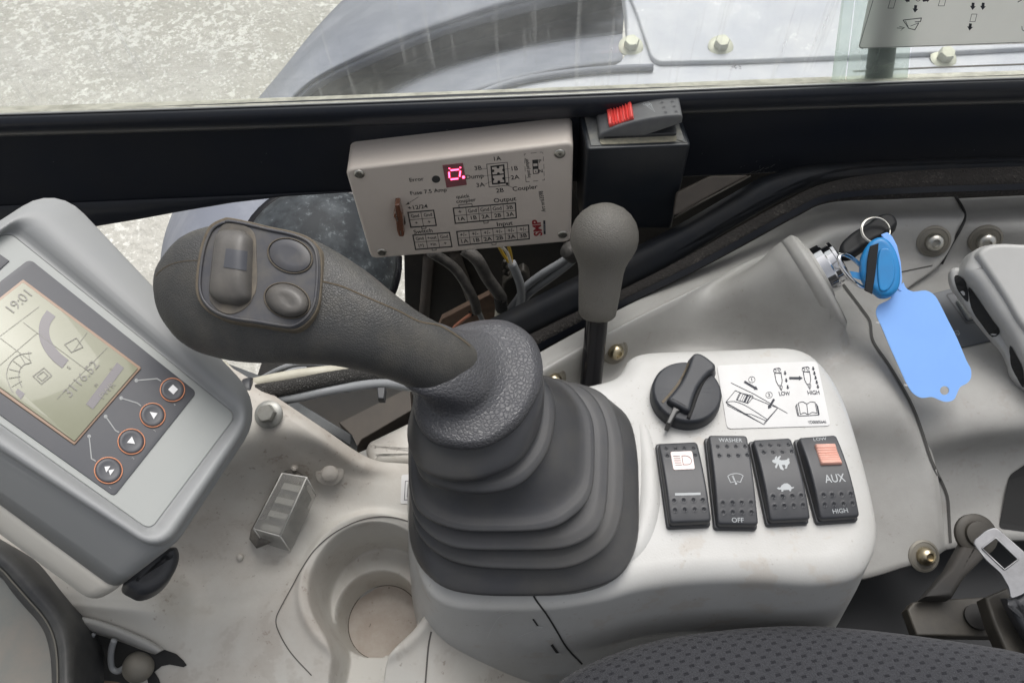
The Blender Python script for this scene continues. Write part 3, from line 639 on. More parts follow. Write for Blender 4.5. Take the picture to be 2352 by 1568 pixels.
mv = (near > 0) & (~keep) & side; mv[:24] = False
for _ in range(26):
    Av = (np.roll(Zm, 1, 0)+np.roll(Zm, -1, 0)+np.roll(Zm, 1, 1)+np.roll(Zm, -1, 1))/4; Zm[mv] = Av[mv]
v = [Vector((P.x, P.y, float(z))) for P, z in zip(v, Zm.ravel())]
tv, tf = thick(v, f, n, m_, Vector((0, 0, -.004)))
ta = obj('front_section', tv, tf, M['trim'], tm)
bT = bvh(ta)
def nrm_at(b, p):
    d = dr(*p).normalized(); h = b.ray_cast(CAM, d); n_ = h[1]
    return h[0], (n_ if n_.dot(d) < 0 else -n_)
for p in ((1412, 806), (1270, 872), (2122, 1276)):
    c_, n_ = nrm_at(bT, p); bolt_button(c_-n_*.0005, (n_+EZ*.5-Vector((0, .2, 0))).normalized(), .0062, tm)
for p in ((2143, 553),):
    c_, n_ = nrm_at(bT, p); bolt_button(c_+n_*.0012, (n_*.9+(CAM-c_).normalized()*.25).normalized(), .0072, tm, m='steel')
# right-hand section
tb = thing('rear_trim', 'grey rear trim section right of the dark seam with a window switch', 'trim panel', Pz((2200, 900), -.07))
rowsB = [
 [(2198, 456, -.074), (2352, 449, -.072), (2600, 440, -.072)],
 [(2202, 491, -.068), (2360, 484, -.064), (2600, 476, -.064)],
 [(2190, 523, -.068), (2362, 525, -.064), (2600, 520, -.064)],
 [(2140, 606, -.094), (2340, 590, -.090), (2600, 570, -.090)],
 [(2030, 694, -.098), (2250, 660, -.090), (2600, 640, -.090)],
 [(2030, 820, -.088), (2250, 790, -.078), (2600, 760, -.078)],
 [(2075, 930, -.080), (2260, 905, -.068), (2600, 880, -.068)],
 [(2110, 1014, -.084), (2290, 985, -.072), (2600, 960, -.072)],
 [(2130, 1076, -.105), (2310, 1040, -.10), (2600, 1020, -.10)],
 [(2140, 1184, -.125), (2310, 1130, -.12), (2600, 1120, -.12)],
 [(2150, 1265, -.135), (2300, 1240, -.13), (2600, 1240, -.13)]]
v, f, n, m_ = patch(rowsB, 8, 6); tv, tf = thick(v, f, n, m_, Vector((0, 0, -.004)))
tbo = obj('moulding', tv, tf, M['trim'], tb); bB = bvh(tbo)
c_, n_ = nrm_at(bB, (2262, 548)); bolt_button(c_+n_*.0012, (n_*.9+(CAM-c_).normalized()*.25).normalized(), .0072, tb, m='steel')
obj('seam', *tube([Pz((q.x, q.y), q.z/1000) for q in cro([Vector(x) for x in [(2195, 452, -70), (2212, 480, -63), (2216, 500, -63), (2205, 528, -65), (2180, 570, -80), (2163, 606, -88)]], 4)], .0012, 8), M['seamdark'], tb)
ik = Ink(bvh(tbo, ta), .0005)
ik.line(curve(tr(ZD, [(500, 660), (560, 740), (620, 820), (665, 890), (675, 980), (700, 1040), (770, 1140), (850, 1270), (930, 1420), (985, 1568)])+tr(ZG, [(580, 180), (640, 300), (680, 400), (690, 500), (695, 600), (705, 740)]), 3), 6.5)
ik.line(curve([(1988, 645), (2070, 625), (2164, 605)]), 2.2)
ik.build('seam_gap', mat('shadow_gap', (0.06, 0.058, 0.055), 0.9), tb)
# dark access opening at far right
ik = Ink(bB, .0006); ik.poly([tuple(p) for p in rpoly(tr(ZG, [(1000, 600), (1065, 270), (1180, 190), (1300, 190), (1300, 640)]), 12)]); ik.build('opening', M['seamdark'], tb)
# window switch panel
wp_pl = Plane(Pz((2190, 740), -.076), (EZ*1.0+Vector((0, -.12, 0))))
q = rpoly(tr(ZO, [(330, 500), (560, 440), (860, 845), (560, 915), (300, 700)]), 4)
sw = obj('switch_panel', *rslab([wp_pl.at(tuple(p), .002) for p in q], wp_pl.n, .006, .0008), M['winbtn'], tb, sharp=40)
obj('toggle', *rslab([wp_pl.at(tuple(p), .0045) for p in rpoly(tr(ZO, [(525, 545), (600, 520), (700, 680), (620, 700)]), 5)], wp_pl.n, .003, .001), M['winbtn2'], sw, sharp=40)
ik = Ink(bvh(sw), .0002); ik.line([tuple(p) for p in rpoly(tr(ZO, [(440, 510), (560, 480), (720, 715), (600, 735)]), 6)], 3.5, closed=True)
ik.build('toggle_surround', M['label'], sw)
ik = Ink(bvh(sw), .0003)
for k in range(3): ik.line(tr(ZO, [(505+k*11, 805), (512+k*11, 815), (508+k*11, 825)]), 1.1)
ik.line(tr(ZO, [(498, 796), (532, 788), (545, 812), (535, 824)]), 1.2); ik.build('wiper_symbol', M['greyprint'], sw)
# lever / latch handle
LP = Plane(Pz((2290, 720), -.03), (EZ*.9+Vector((-.25, -.35, 0))))
lv = thing('lever_handle', 'light grey moulded lever handle above the window switch', 'lever', Pz((2290, 700), -.05))
lo = crc(tr(ZO, [(480, 345), (500, 305), (560, 300), (610, 250), (640, 170), (700, 125), (800, 100), (1043, 108), (1500, 140), (1700, 700), (1500, 1300), (1200, 1300), (1040, 1215), (960, 1080), (930, 960), (880, 850), (800, 720), (700, 590), (620, 480), (550, 400), (500, 400)]), 4)
lw = crc(tr(ZO, [(478, 345), (500, 300), (560, 298), (640, 340), (760, 480), (880, 700), (980, 880), (1060, 1000), (1100, 1250), (1040, 1225), (960, 1130), (935, 1040), (880, 930), (790, 830), (700, 720), (640, 640), (560, 530), (495, 440)]), 4)
obj('grip_body', *rslab([LP.at(tuple(p)) for p in crc(tr(ZO, [(600, 330), (625, 230), (680, 150), (800, 105), (1043, 110), (1500, 140), (1700, 700), (1500, 1300), (1200, 1250), (1060, 1010), (960, 830), (830, 640), (700, 450)]), 5)], LP.n, .022, .008, .001, 5), M['lever'], lv, sharp=70)
obj('top_shell', *rslab([LP.at(tuple(p), .004) for p in crc(tr(ZO, [(690, 200), (760, 130), (880, 112), (1043, 118), (1500, 150), (1700, 700), (1300, 1000), (1043, 760), (900, 530), (760, 320)]), 5)], LP.n, .006, .003, .001, 4), M['lever'], lv, sharp=70)
LQ = Plane(LP.o-LP.n*.018, LP.n)
obj('under_flange', *rslab([LQ.at(tuple(p)) for p in lw], LP.n, .008, .003), M['lever'], lv, sharp=70)
bl = bvh(*lv.children); ik = Ink(bl, .0004)
ik.poly([tuple(p) for p in crc(tr(ZO, [(505, 375), (540, 360), (590, 400), (608, 470), (612, 560), (580, 540), (525, 460)]), 3)])
ik.poly([tuple(p) for p in crc(tr(ZO, [(622, 450), (700, 550), (800, 700), (860, 790), (800, 835), (720, 740), (650, 640), (620, 540)]), 3)])
ik.poly([tuple(p) for p in crc(tr(ZO, [(940, 900), (990, 980), (1040, 1090), (1042, 1225), (990, 1150), (950, 1070), (935, 980)]), 3)])
ik.build('finger_recess', M['seamdark'], lv)

# ---- ignition lock
obj('lock_boss', *loft(smooth_stack(mound[:7], 2)), M['trim'], tm)
FC0 = FC; FC = FC+(-su*rl_*.16)
ig = thing('ignition_lock', 'chrome ignition lock set in the grey trim', 'ignition switch', FC)
lrg = [[FC0+kax*h+(su*math.cos(t)+sv*math.sin(t)*.8)*rl_*k for t in [2*PI*i/56 for i in range(56)]] for k, h in ((.90, -.0005), (.90, .0006), (.6, .0008), (.2, .0008))]
obj('legend_ring', *loft(lrg), M['trim'], ig, sharp=40)
obj('collar_ring', *lathe(FC, kax, [(.0215, 0), (.0215, .0015), (.0205, .0028), (.0178, .0032)], 40), M['trim'], ig, sharp=40)
lgm = []
br = .0180
obj('barrel', *lathe(FC, kax, [(br*1.1, 0), (br*1.1, .002), (br, .003), (br, .009), (br*.95, .010), (br*.80, .0105), (br*.80, .0145), (br*.88, .015), (br*.88, .017), (br*.75, .018), (br*.7, .0168), (br*.35, .0166), (0, .0166)], 40), M['chrome'], ig, sharp=35)
ik = Ink(bvh(ig.children[0]), .0003)
ik.line(curve(tr(ZQ, [(1550, 560), (1572, 620), (1620, 700), (1680, 770), (1750, 840)])), 9); ik.build('legend_band', M['label'], ig)
ik = Ink(bvh(ig.children[0]), .0006)
for q in tr(ZQ, [(1565, 575), (1572, 610), (1622, 700), (1640, 725), (1710, 795), (1735, 820)]): ik.line([(q[0]-1.5, q[1]-2), (q[0]+1.5, q[1]+2)], 1.3)
ik.build('legend_marks', M['greyprint'], ig)
# keys
kb = FC+kax*.019
def plane_c(p, z): o_ = Pz(p, z); return Plane(o_, (CAM-o_))
K1 = Plane(Pd(ZD(660, 340), (kb-CAM).dot(FW)-.010), (-FW*0.8+UP*.5-RT*.2))
ky = thing('black_key', 'black headed key turned in the ignition lock', 'key', kb)
obj('key_head', *rslab([K1.at(tuple(p)) for p in crc(tr(ZD, [(486, 440), (492, 395), (560, 330), (650, 275), (715, 228), (765, 213), (812, 222), (837, 258), (828, 290), (760, 345), (690, 378), (620, 425), (560, 465), (510, 470)]), 5)], K1.n, .008, .0028), M['keyblack'], ky, sharp=70)
bp = tr(ZD, [(445, 490), (495, 452), (512, 470), (470, 500)])
obj('blade', *loft([[K1.at(p, -.003) for p in bp], [K1.at(p, -.005) for p in bp]]), M['chrome'], ky, smooth=False)
rg = thing('split_ring', 'steel split ring joining the keys', 'key ring', K1.at(ZD(700, 325)))
cR = K1.at(ZD(700, 325), .004); rR = (K1.at(ZD(700, 325))-K1.at(ZD(606, 325))).length
a1 = (RT*.95+UP*.05).normalized(); a2 = (UP*.98+FW*.3).normalized()
for k, nm in ((0, 'coil'), (1, 'coil')):
    obj(nm, *tube([cR-FW*(k*.0012)+a1*math.cos(t)*rR*(1-.03*k)+a2*math.sin(t)*rR*(1-.03*k) for t in [2*PI*i/40 for i in range(41)]], .0006, 8), M['steel'], rg)
kz = (K1.at(ZD(740, 540))-CAM).dot(FW)-.006
K2 = Plane(Pd(ZD(740, 540), kz), (-FW-RT*.25+UP*.15))
lk = thing('blue_key', 'blue capped key with a black strap hanging from the split ring', 'key', K2.o)
obj('cap', *rslab([K2.at(tuple(p)) for p in crc(tr(ZD, [(614, 545), (620, 480), (650, 415), (690, 375), (740, 360), (790, 385), (828, 440), (855, 520), (862, 600), (848, 680), (805, 722), (745, 730), (700, 700), (650, 660), (620, 600)]), 5)], K2.n, .009, .0035), M['keyblue'], lk, sharp=70)
obj('raised_pad', *rslab([K2.at(tuple(p), .0012) for p in crc(tr(ZD, [(735, 440), (790, 440), (820, 520), (820, 620), (780, 690), (730, 690), (715, 600), (715, 500)]), 4)], K2.n, .003, .001), M['keyblue'], lk, sharp=70)
obj('strap', *rslab([K2.at(p, .003) for p in tr(ZD, [(668, 420), (722, 402), (712, 500), (700, 600), (682, 716), (634, 692), (645, 600), (652, 500)])], K2.n, .0015, .0004), M['keyblack'], lk, sharp=50)
obj('second_ring', *tube([Pd(ZD(570+105*math.cos(t)*.85+30*math.sin(t), 575+100*math.sin(t)*.9+50*math.cos(t)), kz+.004+.008*math.cos(t)) for t in [2*PI*i/36 for i in range(37)]], .0014, 8), M['chrome'], lk)
obj('blade', *loft([[K2.at(p, -.006) for p in tr(ZD, [(540, 575), (640, 590), (640, 640), (560, 615)])], [K2.at(p, -.008) for p in tr(ZD, [(540, 575), (640, 590), (640, 640), (560, 615)])]]), M['keyblue'], lk, smooth=False)
K3 = Plane(K2.o-K2.n*.012, K2.n)
tg = thing('key_tag', 'blank pale blue plastic key tag with a punched hole hanging over the trim', 'key tag', K3.at(ZD(980, 1000)))
tp = crc(tr(ZD, [(872, 645), (890, 680), (935, 702), (1010, 695), (1060, 720), (1092, 765), (1150, 880), (1205, 990), (1262, 1125), (1290, 1180), (1290, 1235), (1265, 1268), (1225, 1290), (1205, 1330), (1185, 1368), (1140, 1382), (1095, 1370), (1050, 1352), (990, 1358), (945, 1338), (915, 1305), (880, 1240), (840, 1150), (790, 1040), (740, 920), (712, 860), (706, 820), (722, 785), (760, 765), (795, 745), (810, 705), (850, 690)]), 3)
K4 = Plane(K3.at(ZD(850, 690)), (K3.n*1+Vector((0, -.15, .12))))
top = [K4.at(tuple(p)) for p in tp]; bot = [p-K4.n*.0012 for p in top]
hc = ZD(1128, 1312); hp = [(hc[0]+10.6*math.cos(-2*PI*k/20), hc[1]+10.2*math.sin(-2*PI*k/20)) for k in range(20)]
ht = [K4.at(p) for p in hp]; hb = [p-K4.n*.0012 for p in ht]
bm = bmesh.new()
def ringv(ps): return [bm.verts.new(p) for p in ps]
r1, r2, r3, r4 = ringv(top), ringv(bot), ringv(ht), ringv(hb)
def wall(a_, b_):
    for i in range(len(a_)): j = (i+1) % len(a_); bm.faces.new((a_[i], a_[j], b_[j], b_[i]))
wall(r1, r2); wall(r3, r4)
def fill(a_, b_):
    es = []
    for r in (a_, b_):
        for i in range(len(r)):
            e_ = bm.edges.get((r[i], r[(i+1) % len(r)])) or bm.edges.new((r[i], r[(i+1) % len(r)])); es.append(e_)
    bmesh.ops.triangle_fill(bm, use_beauty=True, edges=es)
fill(r1, r3); fill(r2, r4)
bm.verts.index_update()
obj('tag_plate', [v.co.copy() for v in bm.verts], [[v.index for v in f_.verts] for f_ in bm.faces], M['tag'], tg, smooth=False); bm.free()
obj('upper_strip', *rslab([K4.at(p, .0005) for p in rpoly(tr(ZD, [(735, 350), (775, 335), (805, 360), (835, 420), (858, 520), (866, 620), (862, 700), (840, 690), (840, 560), (800, 440)]), 3)], K4.n, .001, .0003), M['tag'], tg, sharp=50)
for p in ((712, 893), (886, 1278)):
    q = ZD(*p); obj('moulding_tab', *rslab([K4.at(x) for x in [(q[0]-2.5, q[1]-2), (q[0]+5, q[1]-1), (q[0]+5, q[1]+3), (q[0]-2.5, q[1]+2)]], K4.n, .001, .0002), M['sticker'], tg, smooth=False)

# ================================================================== LEFT TRAY / CONSOLE
ty = thing('lower_console', 'cream moulded lower console with a cup holder recess', 'console', Pz((700, 1300), -.05))
rows = [
 [(-300, 660, -.02), (0, 720, -.012), (250, 770, -.004), (450, 810, .004), (545, 852, .006), (655, 925, .004), (745, 985, -.008), (845, 1050, -.035), (930, 1064, -.046), (1080, 1068, -.05), (1260, 1068, -.05)],
 [(-300, 690, -.012), (0, 750, -.004), (250, 800, .004), (450, 840, .010), (530, 890, .012), (640, 950, .010), (725, 1005, -.002), (825, 1070, -.032), (920, 1085, -.046), (1080, 1090, -.051), (1260, 1090, -.051)],
 [(-300, 900, -.02), (0, 950, -.018), (250, 1000, -.010), (420, 1020, .0), (500, 1030, .004), (600, 1010, .004), (690, 1040, -.010), (795, 1095, -.036), (910, 1115, -.047), (1080, 1120, -.052), (1260, 1120, -.052)],
 [(-300, 1100, -.035), (0, 1150, -.035), (250, 1190, -.035), (400, 1190, -.034), (480, 1170, -.034), (580, 1150, -.036), (670, 1140, -.040), (780, 1155, -.047), (910, 1170, -.05), (1080, 1170, -.052), (1260, 1170, -.052)],
 [(-300, 1240, -.042), (0, 1260, -.040), (220, 1290, -.042), (360, 1290, -.050), (460, 1290, -.059), (580, 1270, -.056), (680, 1240, -.052), (790, 1230, -.05), (910, 1230, -.052), (1080, 1230, -.052), (1260, 1230, -.052)],
 [(-300, 1330, -.038), (0, 1350, -.034), (220, 1375, -.032), (350, 1380, -.037), (460, 1380, -.060), (560, 1370, -.056), (680, 1330, -.051), (790, 1320, -.05), (900, 1320, -.052), (1060, 1320, -.065), (1260, 1320, -.075)],
 [(-300, 1420, -.050), (0, 1430, -.046), (220, 1440, -.041), (350, 1445, -.041), (450, 1450, -.056), (560, 1450, -.056), (680, 1430, -.053), (790, 1420, -.052), (900, 1420, -.053), (1040, 1430, -.065), (1260, 1430, -.12)],
 [(-300, 1700, -.11), (0, 1700, -.11), (220, 1700, -.10), (350, 1690, -.085), (460, 1680, -.075), (560, 1680, -.075), (680, 1670, -.075), (790, 1660, -.075), (900, 1660, -.075), (1060, 1660, -.085), (1260, 1660, -.16)]]
v, f, n, m_ = patch(rows, 44, 44)
c1 = Pz(ZH(800, 1085), -.05); R1 = (Pz(ZH(500, 1085), -.05)-c1).length
c2 = Pz(ZH(833, 1230), -.092); R2 = (Pz(ZH(632, 1230), -.092)-c2).length
c3 = Pz(ZH(858, 1285), -.138); R3 = R2-.0012
nt_ = Pz(ZH(690, 1720), -.06)
V = np.array([tuple(p) for p in v])
def cap_sdf(X, a_, b_, r):
    A_ = np.array(a_[:2]); B_ = np.array(b_[:2]); d = B_-A_; t = np.clip(((X-A_)@d)/(d@d), 0, 1); return np.linalg.norm(X-(A_+t[:, None]*d), axis=1)-r
sd1 = np.linalg.norm(V[:, :2]-np.array(c1[:2]), axis=1)-R1
sdn = cap_sdf(V[:, :2], c1, nt_, 0.017)
kk = .012; hh_ = np.clip(.5+.5*(sdn-sd1)/kk, 0, 1); sdu = sdn*(1-hh_)+sd1*hh_-kk*hh_*(1-hh_)
def prof(s, w_): t = np.clip(-s/w_, 0, 1); return t*t*(3-2*t)
dz = prof(sdu, .0055); zt = V[:, 2]*(1-dz)+np.minimum(V[:, 2], -.092)*dz
# raised lip around the holder
zt += .0022*np.exp(-((sd1-.004)/.003)**2)*(sdn > 0)
sd2 = np.linalg.norm(V[:, :2]-np.array(c2[:2]), axis=1)-R2
d2 = np.clip(-sd2/max(R2-R3, .003), 0, 1); zt = zt*(1-d2)+(-.120)*d2; sd3 = np.linalg.norm(V[:, :2]-np.array(c2[:2]), axis=1)-R3*.93; zt -= .0016*np.exp(-(sd3/.0016)**2)
V[:, 2] = zt
v = [Vector(p) for p in V]
tray = obj('moulded_shell', v, f, M['tray'], ty); bt = bvh(tray)
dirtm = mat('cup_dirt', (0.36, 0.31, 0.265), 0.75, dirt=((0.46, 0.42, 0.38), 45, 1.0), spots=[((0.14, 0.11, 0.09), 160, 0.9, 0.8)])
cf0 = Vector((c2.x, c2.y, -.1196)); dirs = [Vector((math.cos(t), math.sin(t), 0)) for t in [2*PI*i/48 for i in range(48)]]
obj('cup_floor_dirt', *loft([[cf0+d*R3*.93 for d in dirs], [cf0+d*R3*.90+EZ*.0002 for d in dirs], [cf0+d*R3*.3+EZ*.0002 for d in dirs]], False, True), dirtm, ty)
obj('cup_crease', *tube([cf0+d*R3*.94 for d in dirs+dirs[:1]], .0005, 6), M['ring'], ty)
ik = Ink(bt, .0003)
ik.line(curve(tr(ZH, [(1000, 800), (930, 778), (850, 770), (760, 785), (680, 818), (600, 868), (530, 935), (480, 1010), (430, 1100), (375, 1200), (350, 1260), (362, 1320), (420, 1420), (520, 1530)]), 5), 2.6)
ik.line(curve(tr(ZH, [(1092, 1320), (1078, 1400), (1065, 1568)]), 3), 4)
ik.build('panel_seam', M['seam'], ty)
ik = Ink(bt, .0004); ik.poly([tuple(p) for p in crc([(842, 1064), (860, 1063), (950, 1061), (950, 1070), (880, 1073), (855, 1075)], 3)]); ik.build('vent_slot', M['seamdark'], ty)
for p, ax in ((ZH(605, 560), None), (ZH(437, 535), None)):
    c_, n_ = nrm_at(bt, p)
    r = .0052 if p[0] > 680 else .0014
    obj('bolt', *lathe(c_-n_*.0005, ((CAM-c_).normalized()+n_*.7).normalized(), [(r*1.7, -.001), (r*1.7, .0006), (r*1.55, .0012), (r*1.1, .0014), (r, .0018), (r, .0036), (r*.8, .0044), (0, .0047)], 24), M['tray'], ty, sharp=40)
# small label near the slot
ik = Ink(bt, .0005); ik.poly([tuple(p) for p in rpoly([(922, 1090), (960, 1088), (960, 1155), (920, 1157)], 5)]); lb = ik.build('corner_label', M['sticker'], ty)
ik = Ink(bt, .0008); ik.line([(948, 1104), (931, 1105), (929, 1148), (950, 1147)], 1.4); ik.line([(950, 1111), (937, 1112), (935, 1141), (950, 1140)], 1.0); ik.build('label_drawing', M['inkgrey'], ty)
# light trim shelf behind boot
lp = [Pz(p, -.052) for p in rpoly([(836, 1030), (845, 1010), (960, 955), (1100, 930), (1100, 1062), (850, 1066)], 7)]
obj('rear_shelf', *rslab(lp, EZ, .03, .006), M['tray'], ty, sharp=70)
# relay under clear cover
RLP = Plane(hit(bt, ZH(380, 700)), (Vector((-.25, -.45, .85))))
ry = thing('relay_module', 'relay with ribs under a clear plastic cover on the cream console', 'relay', RLP.o)
tq = tr(ZH, [(378, 560), (494, 580), (368, 862), (240, 826)])
o_, ex_, ey_ = RLP.o, None, None
topq = [RLP.at(p, .020) for p in tq]
dvec = RLP.at(ZH(536, 658), .0035)-topq[1]; botq = [p+dvec*1.15 for p in topq]
cen_ = sum(topq, Vector())/4
tl0 = rpoly([cen_+(p-cen_)*.97 for p in topq], .001, 3); tl1 = rpoly([p+dvec*.06 for p in topq], .0012, 3); tl2 = rpoly(botq, .0012, 3)
cov = obj('clear_cover', *loft([tl0, tl1, tl2], True, False), M['clear'], ry, sharp=30)
def insq(k, a_, b_): return [cen_+(p-cen_)*k+dvec*a_ for p in topq], [cen_+(p-cen_)*k+dvec*b_ for p in topq]
t_0, b_0 = insq(.84, .30, 1.1)
obj('relay_body', *loft([b_0, t_0]), mat('relay_grey', (0.24, 0.235, 0.215), 0.4, dirt=((0.40, 0.39, 0.36), 120, 0.9)), ry, smooth=False)
for k in range(4):
    a0, a1 = topq[0].lerp(topq[3], .12+.24*k), topq[1].lerp(topq[2], .12+.24*k); b0, b1 = topq[0].lerp(topq[3], .22+.24*k), topq[1].lerp(topq[2], .22+.24*k)
    q4 = [a0.lerp(a1, .15)+dvec*.18, a0.lerp(a1, .85)+dvec*.18, b0.lerp(b1, .85)+dvec*.18, b0.lerp(b1, .15)+dvec*.18]
    obj('terminal', *loft([q4, [p+dvec*.2 for p in q4]]), mat('terminal_grey', (0.46, 0.45, 0.41), 0.5) if k == 0 else bpy.data.materials['terminal_grey'], ry, smooth=False)
em_ = mat('cover_edge', (0.62, 0.61, 0.58), 0.3)
for k in range(4):
    obj('cover_edge', *tube([topq[k]+dvec*.03, topq[(k+1) % 4]+dvec*.03], .0004, 6), em_, ry)
for k in (1, 2, 3): obj('cover_edge', *tube([topq[k]+dvec*.03, botq[k]], .0004, 6), em_, ry)
obj('socket', *rslab([RLP.at(p, .0095) for p in tr(ZH, [(385, 535), (430, 545), (470, 600), (310, 900), (250, 925), (215, 880), (222, 835), (345, 600)])], RLP.n, .016, .002), M['socketm'], ry, sharp=40)
c_ = hit(bt, ZH(178, 965)); n_ = RLP.n
tag(obj('screw', *lathe(c_, n_, [(.0024, 0), (.0024, .001), (.0018, .0018), (0, .002)], 20), M['tray']), 'tiny pale screw head on the cream console below the relay', 'screw')
# bracket bolt + cables by the monitor
hb = obj('hex_bolt', [], [], M['steel']) if False else None
cc = hit(bt, ZH(318, 285)) or Pz(ZH(318, 285), 0)
nb = thing('hex_bolt', 'zinc hex bolt with washer beside the grey monitor', 'bolt', cc)
hexbolt(cc+EZ*.001, Vector((0, -.35, 1)), .0056, .008, .0085, M['dullbolt'], nb, 'bolt_head')
cs = thing('cable_bundle', 'cream and braided black cables tied together behind the monitor', 'cables', Pz((700, 880), .0))
def cab(px, z, r, m, nm='cable', seg=10): return obj(nm, *tube([Pz((q.x, q.y), q.z/1000) for q in cro([Vector((p[0], p[1], zz*1000)) for p, zz in zip(px, z)], 6)], r, seg), M[m], cs)
cab(tr(ZH, [(150, 165), (230, 140), (420, 100), (600, 78), (720, 75), (900, 90)]), [0, .002, .004, .002, -.01, -.03], .0042, 'cream')
cab(tr(ZH, [(150, 200), (240, 178), (420, 150), (600, 115), (760, 95), (900, 110)]), [0, .003, .004, .003, -.01, -.03], .0052, 'braid')
cab(tr(ZH, [(150, 235), (245, 222), (420, 205), (620, 165), (840, 135), (1000, 150)]), [-.004, -.002, 0, 0, -.015, -.03], .0032, 'cableg')
cab(tr(ZH, [(280, 110), (380, 60), (470, 38), (620, 45)]), [-.03, -.02, -.02, -.03], .002, 'cableg')
cab(tr(ZH, [(90, 40), (150, 100), (200, 150)]), [0, 0, 0], .003, 'cream')
for p, q_, z_ in ((ZH(218, 120), ZH(232, 232), .003),):
    a_, b_ = Pz(p, z_), Pz(q_, z_); c_ = (a_+b_)/2; ax = (Pz(ZH(300, 165), z_)-Pz(ZH(160, 190), z_)).normalized()
    obj('cable_tie', *lathe(c_-ax*.003, ax, [((a_-b_).length*.5, 0), ((a_-b_).length*.54, .001), ((a_-b_).length*.54, .005), ((a_-b_).length*.5, .006)], 24), M['rock'], cs)
obj('tie_head', *rslab([Pz(p, .004) for p in tr(ZH, [(248, 240), (270, 236), (276, 285), (256, 290)])], EZ, .006, .001), M['rock'], cs, sharp=40)
obj('tie_head', *rslab([Pz(p, -.012) for p in tr(ZH, [(832, 150), (872, 150), (866, 205), (836, 205)])], EZ, .006, .001), M['rock'], cs, sharp=40)
# dark wedge panel + gap floor
gp = thing('gap_panel', 'dark dusty sheet metal in the gap behind the cream console', 'panel', Pz((780, 960), -.12))
obj('floor_sheet', *rslab([Pz(p, -.15) for p in [(600, 830), (900, 840), (1000, 800), (1300, 780), (1300, 1100), (760, 1100), (560, 950)]], EZ, .01, .002), M['dark'], gp, sharp=40)
obj('upright_plate', *rslab([Pz(p, -.05) for p in tr(ZH, [(100, 30), (290, 100), (420, 200), (710, 375), (705, 430), (520, 320), (380, 230), (200, 110)])], EZ, .02, .001), mat('blue_black_sheet', (0.035, 0.04, 0.045), 0.4, dirt=((0.10, 0.11, 0.11), 30, 0.8)), gp, sharp=40)
obj('dusty_beam', *rslab([Pz(p, -.11) for p in tr(ZH, [(650, 320), (990, 150), (1000, 260), (760, 400), (720, 460), (710, 380)])], EZ, .02, .001), M['brown'], gp, sharp=40)
obj('bracket_strip', *rslab([Pz(p, -.09) for p in tr(ZH, [(280, 120), (480, 30), (500, 60), (330, 130)])], EZ, .01, .001), M['cableg'], gp, sharp=40)

# ================================================================== POD
pd_ = thing('control_console', 'pale painted switch console holding the dial and rocker switches', 'console', Pz((1650, 1150), -.02))
po = crc([(1120, 915), (1250, 893), (1350, 874), (1410, 858), (1432, 838), (1448, 812), (1490, 797), (1600, 793), (1720, 788), (1810, 785), (1868, 802), (1915, 850), (1950, 915), (1975, 990), (1998, 1070), (2015, 1140), (2026, 1210), (2015, 1270), (1975, 1320), (1880, 1338), (1740, 1332), (1600, 1335), (1480, 1350), (1380, 1375), (1270, 1392), (1150, 1396), (1050, 1392), (995, 1370), (962, 1320), (945, 1240), (935, 1130), (940, 1020), (990, 945)], 4)
top = [Pz(tuple(p), 0) for p in po]
loops = []; rr_ = .013
def insm(L_, n_, d_):
    L2 = inset(L_, n_, d_)
    for _ in range(int(14*max(0, d_)/.013)): L2 = [(L2[i-1]+L2[i]*2+L2[(i+1) % len(L2)])/4 for i in range(len(L2))]
    return L2
loops.append(insm(top, EZ, rr_*1.1)); 
for k in range(8):
    a_ = (PI/2)*k/7; loops.append([p-EZ*(rr_*.8*(1-math.cos(a_))) for p in insm(top, EZ, rr_*(1-math.sin(a_)))])
loops.append([p-EZ*.05 for p in inset(top, EZ, -.007)]); loops.append([p-EZ*.11 for p in inset(top, EZ, -.016)]); loops.append([p-EZ*.17 for p in inset(top, EZ, -.022)])
pod = obj('shell', *loft(loops), M['pod'], pd_)
bpd = bvh(pod)
obj('boot_rim', *tube([Pz(tuple(p), -.0098) for p in cro(tr(ZI, [(1235, 440), (1310, 560), (1358, 750), (1376, 950), (1362, 1110), (1300, 1260), (1170, 1370), (980, 1450), (800, 1490)]), 6)], [.004+.0074*math.sin(PI*min(1, max(0, i/48)))**.35 for i in range(49)], 24), M['pod'], pd_)
# raised rim round the switch area (left ridge) and collar around the boot
rim = crc([(1462, 900), (1500, 840), (1600, 818), (1800, 812), (1862, 850), (1920, 960), (1975, 1130), (1985, 1225), (1900, 1262), (1650, 1265), (1490, 1262), (1462, 1200), (1480, 1080)], 5)
ik = Ink(bpd, .0003)
ik.line(curve(tr(ZP, [(1045, 255), (1090, 340), (1180, 460), (1260, 590), (1350, 740), (1480, 880)]), 4), 4.2)
ik.line(tr(ZP, [(1065, 500), (1110, 562)]), 3.6); ik.line(tr(ZP, [(1222, 715), (1275, 790)]), 6)
ik.build('shell_seam', M['seamdark'], pd_)
ik = Ink(bpd, .00035)
ik.line(tr(ZP, [(1100, 562), (1148, 570)]), 2.5); ik.build('slot_chip', M['sticker'], pd_); ik = Ink(bpd, .00035); ik.line(tr(ZP, [(940, 650), (1100, 585)]), 1.0)
ik.line(curve(tr(ZP, [(680, 660), (730, 560), (790, 480), (880, 450)])), .9); ik.build('scratch_line', M['sticker'], pd_); ik = Ink(bpd, .00035); ik.line(tr(ZP, [(1258, 792), (1300, 790)]), 2.5); ik.build('slot_chip', M['sticker'], pd_); ik = Ink(bpd, .00035)
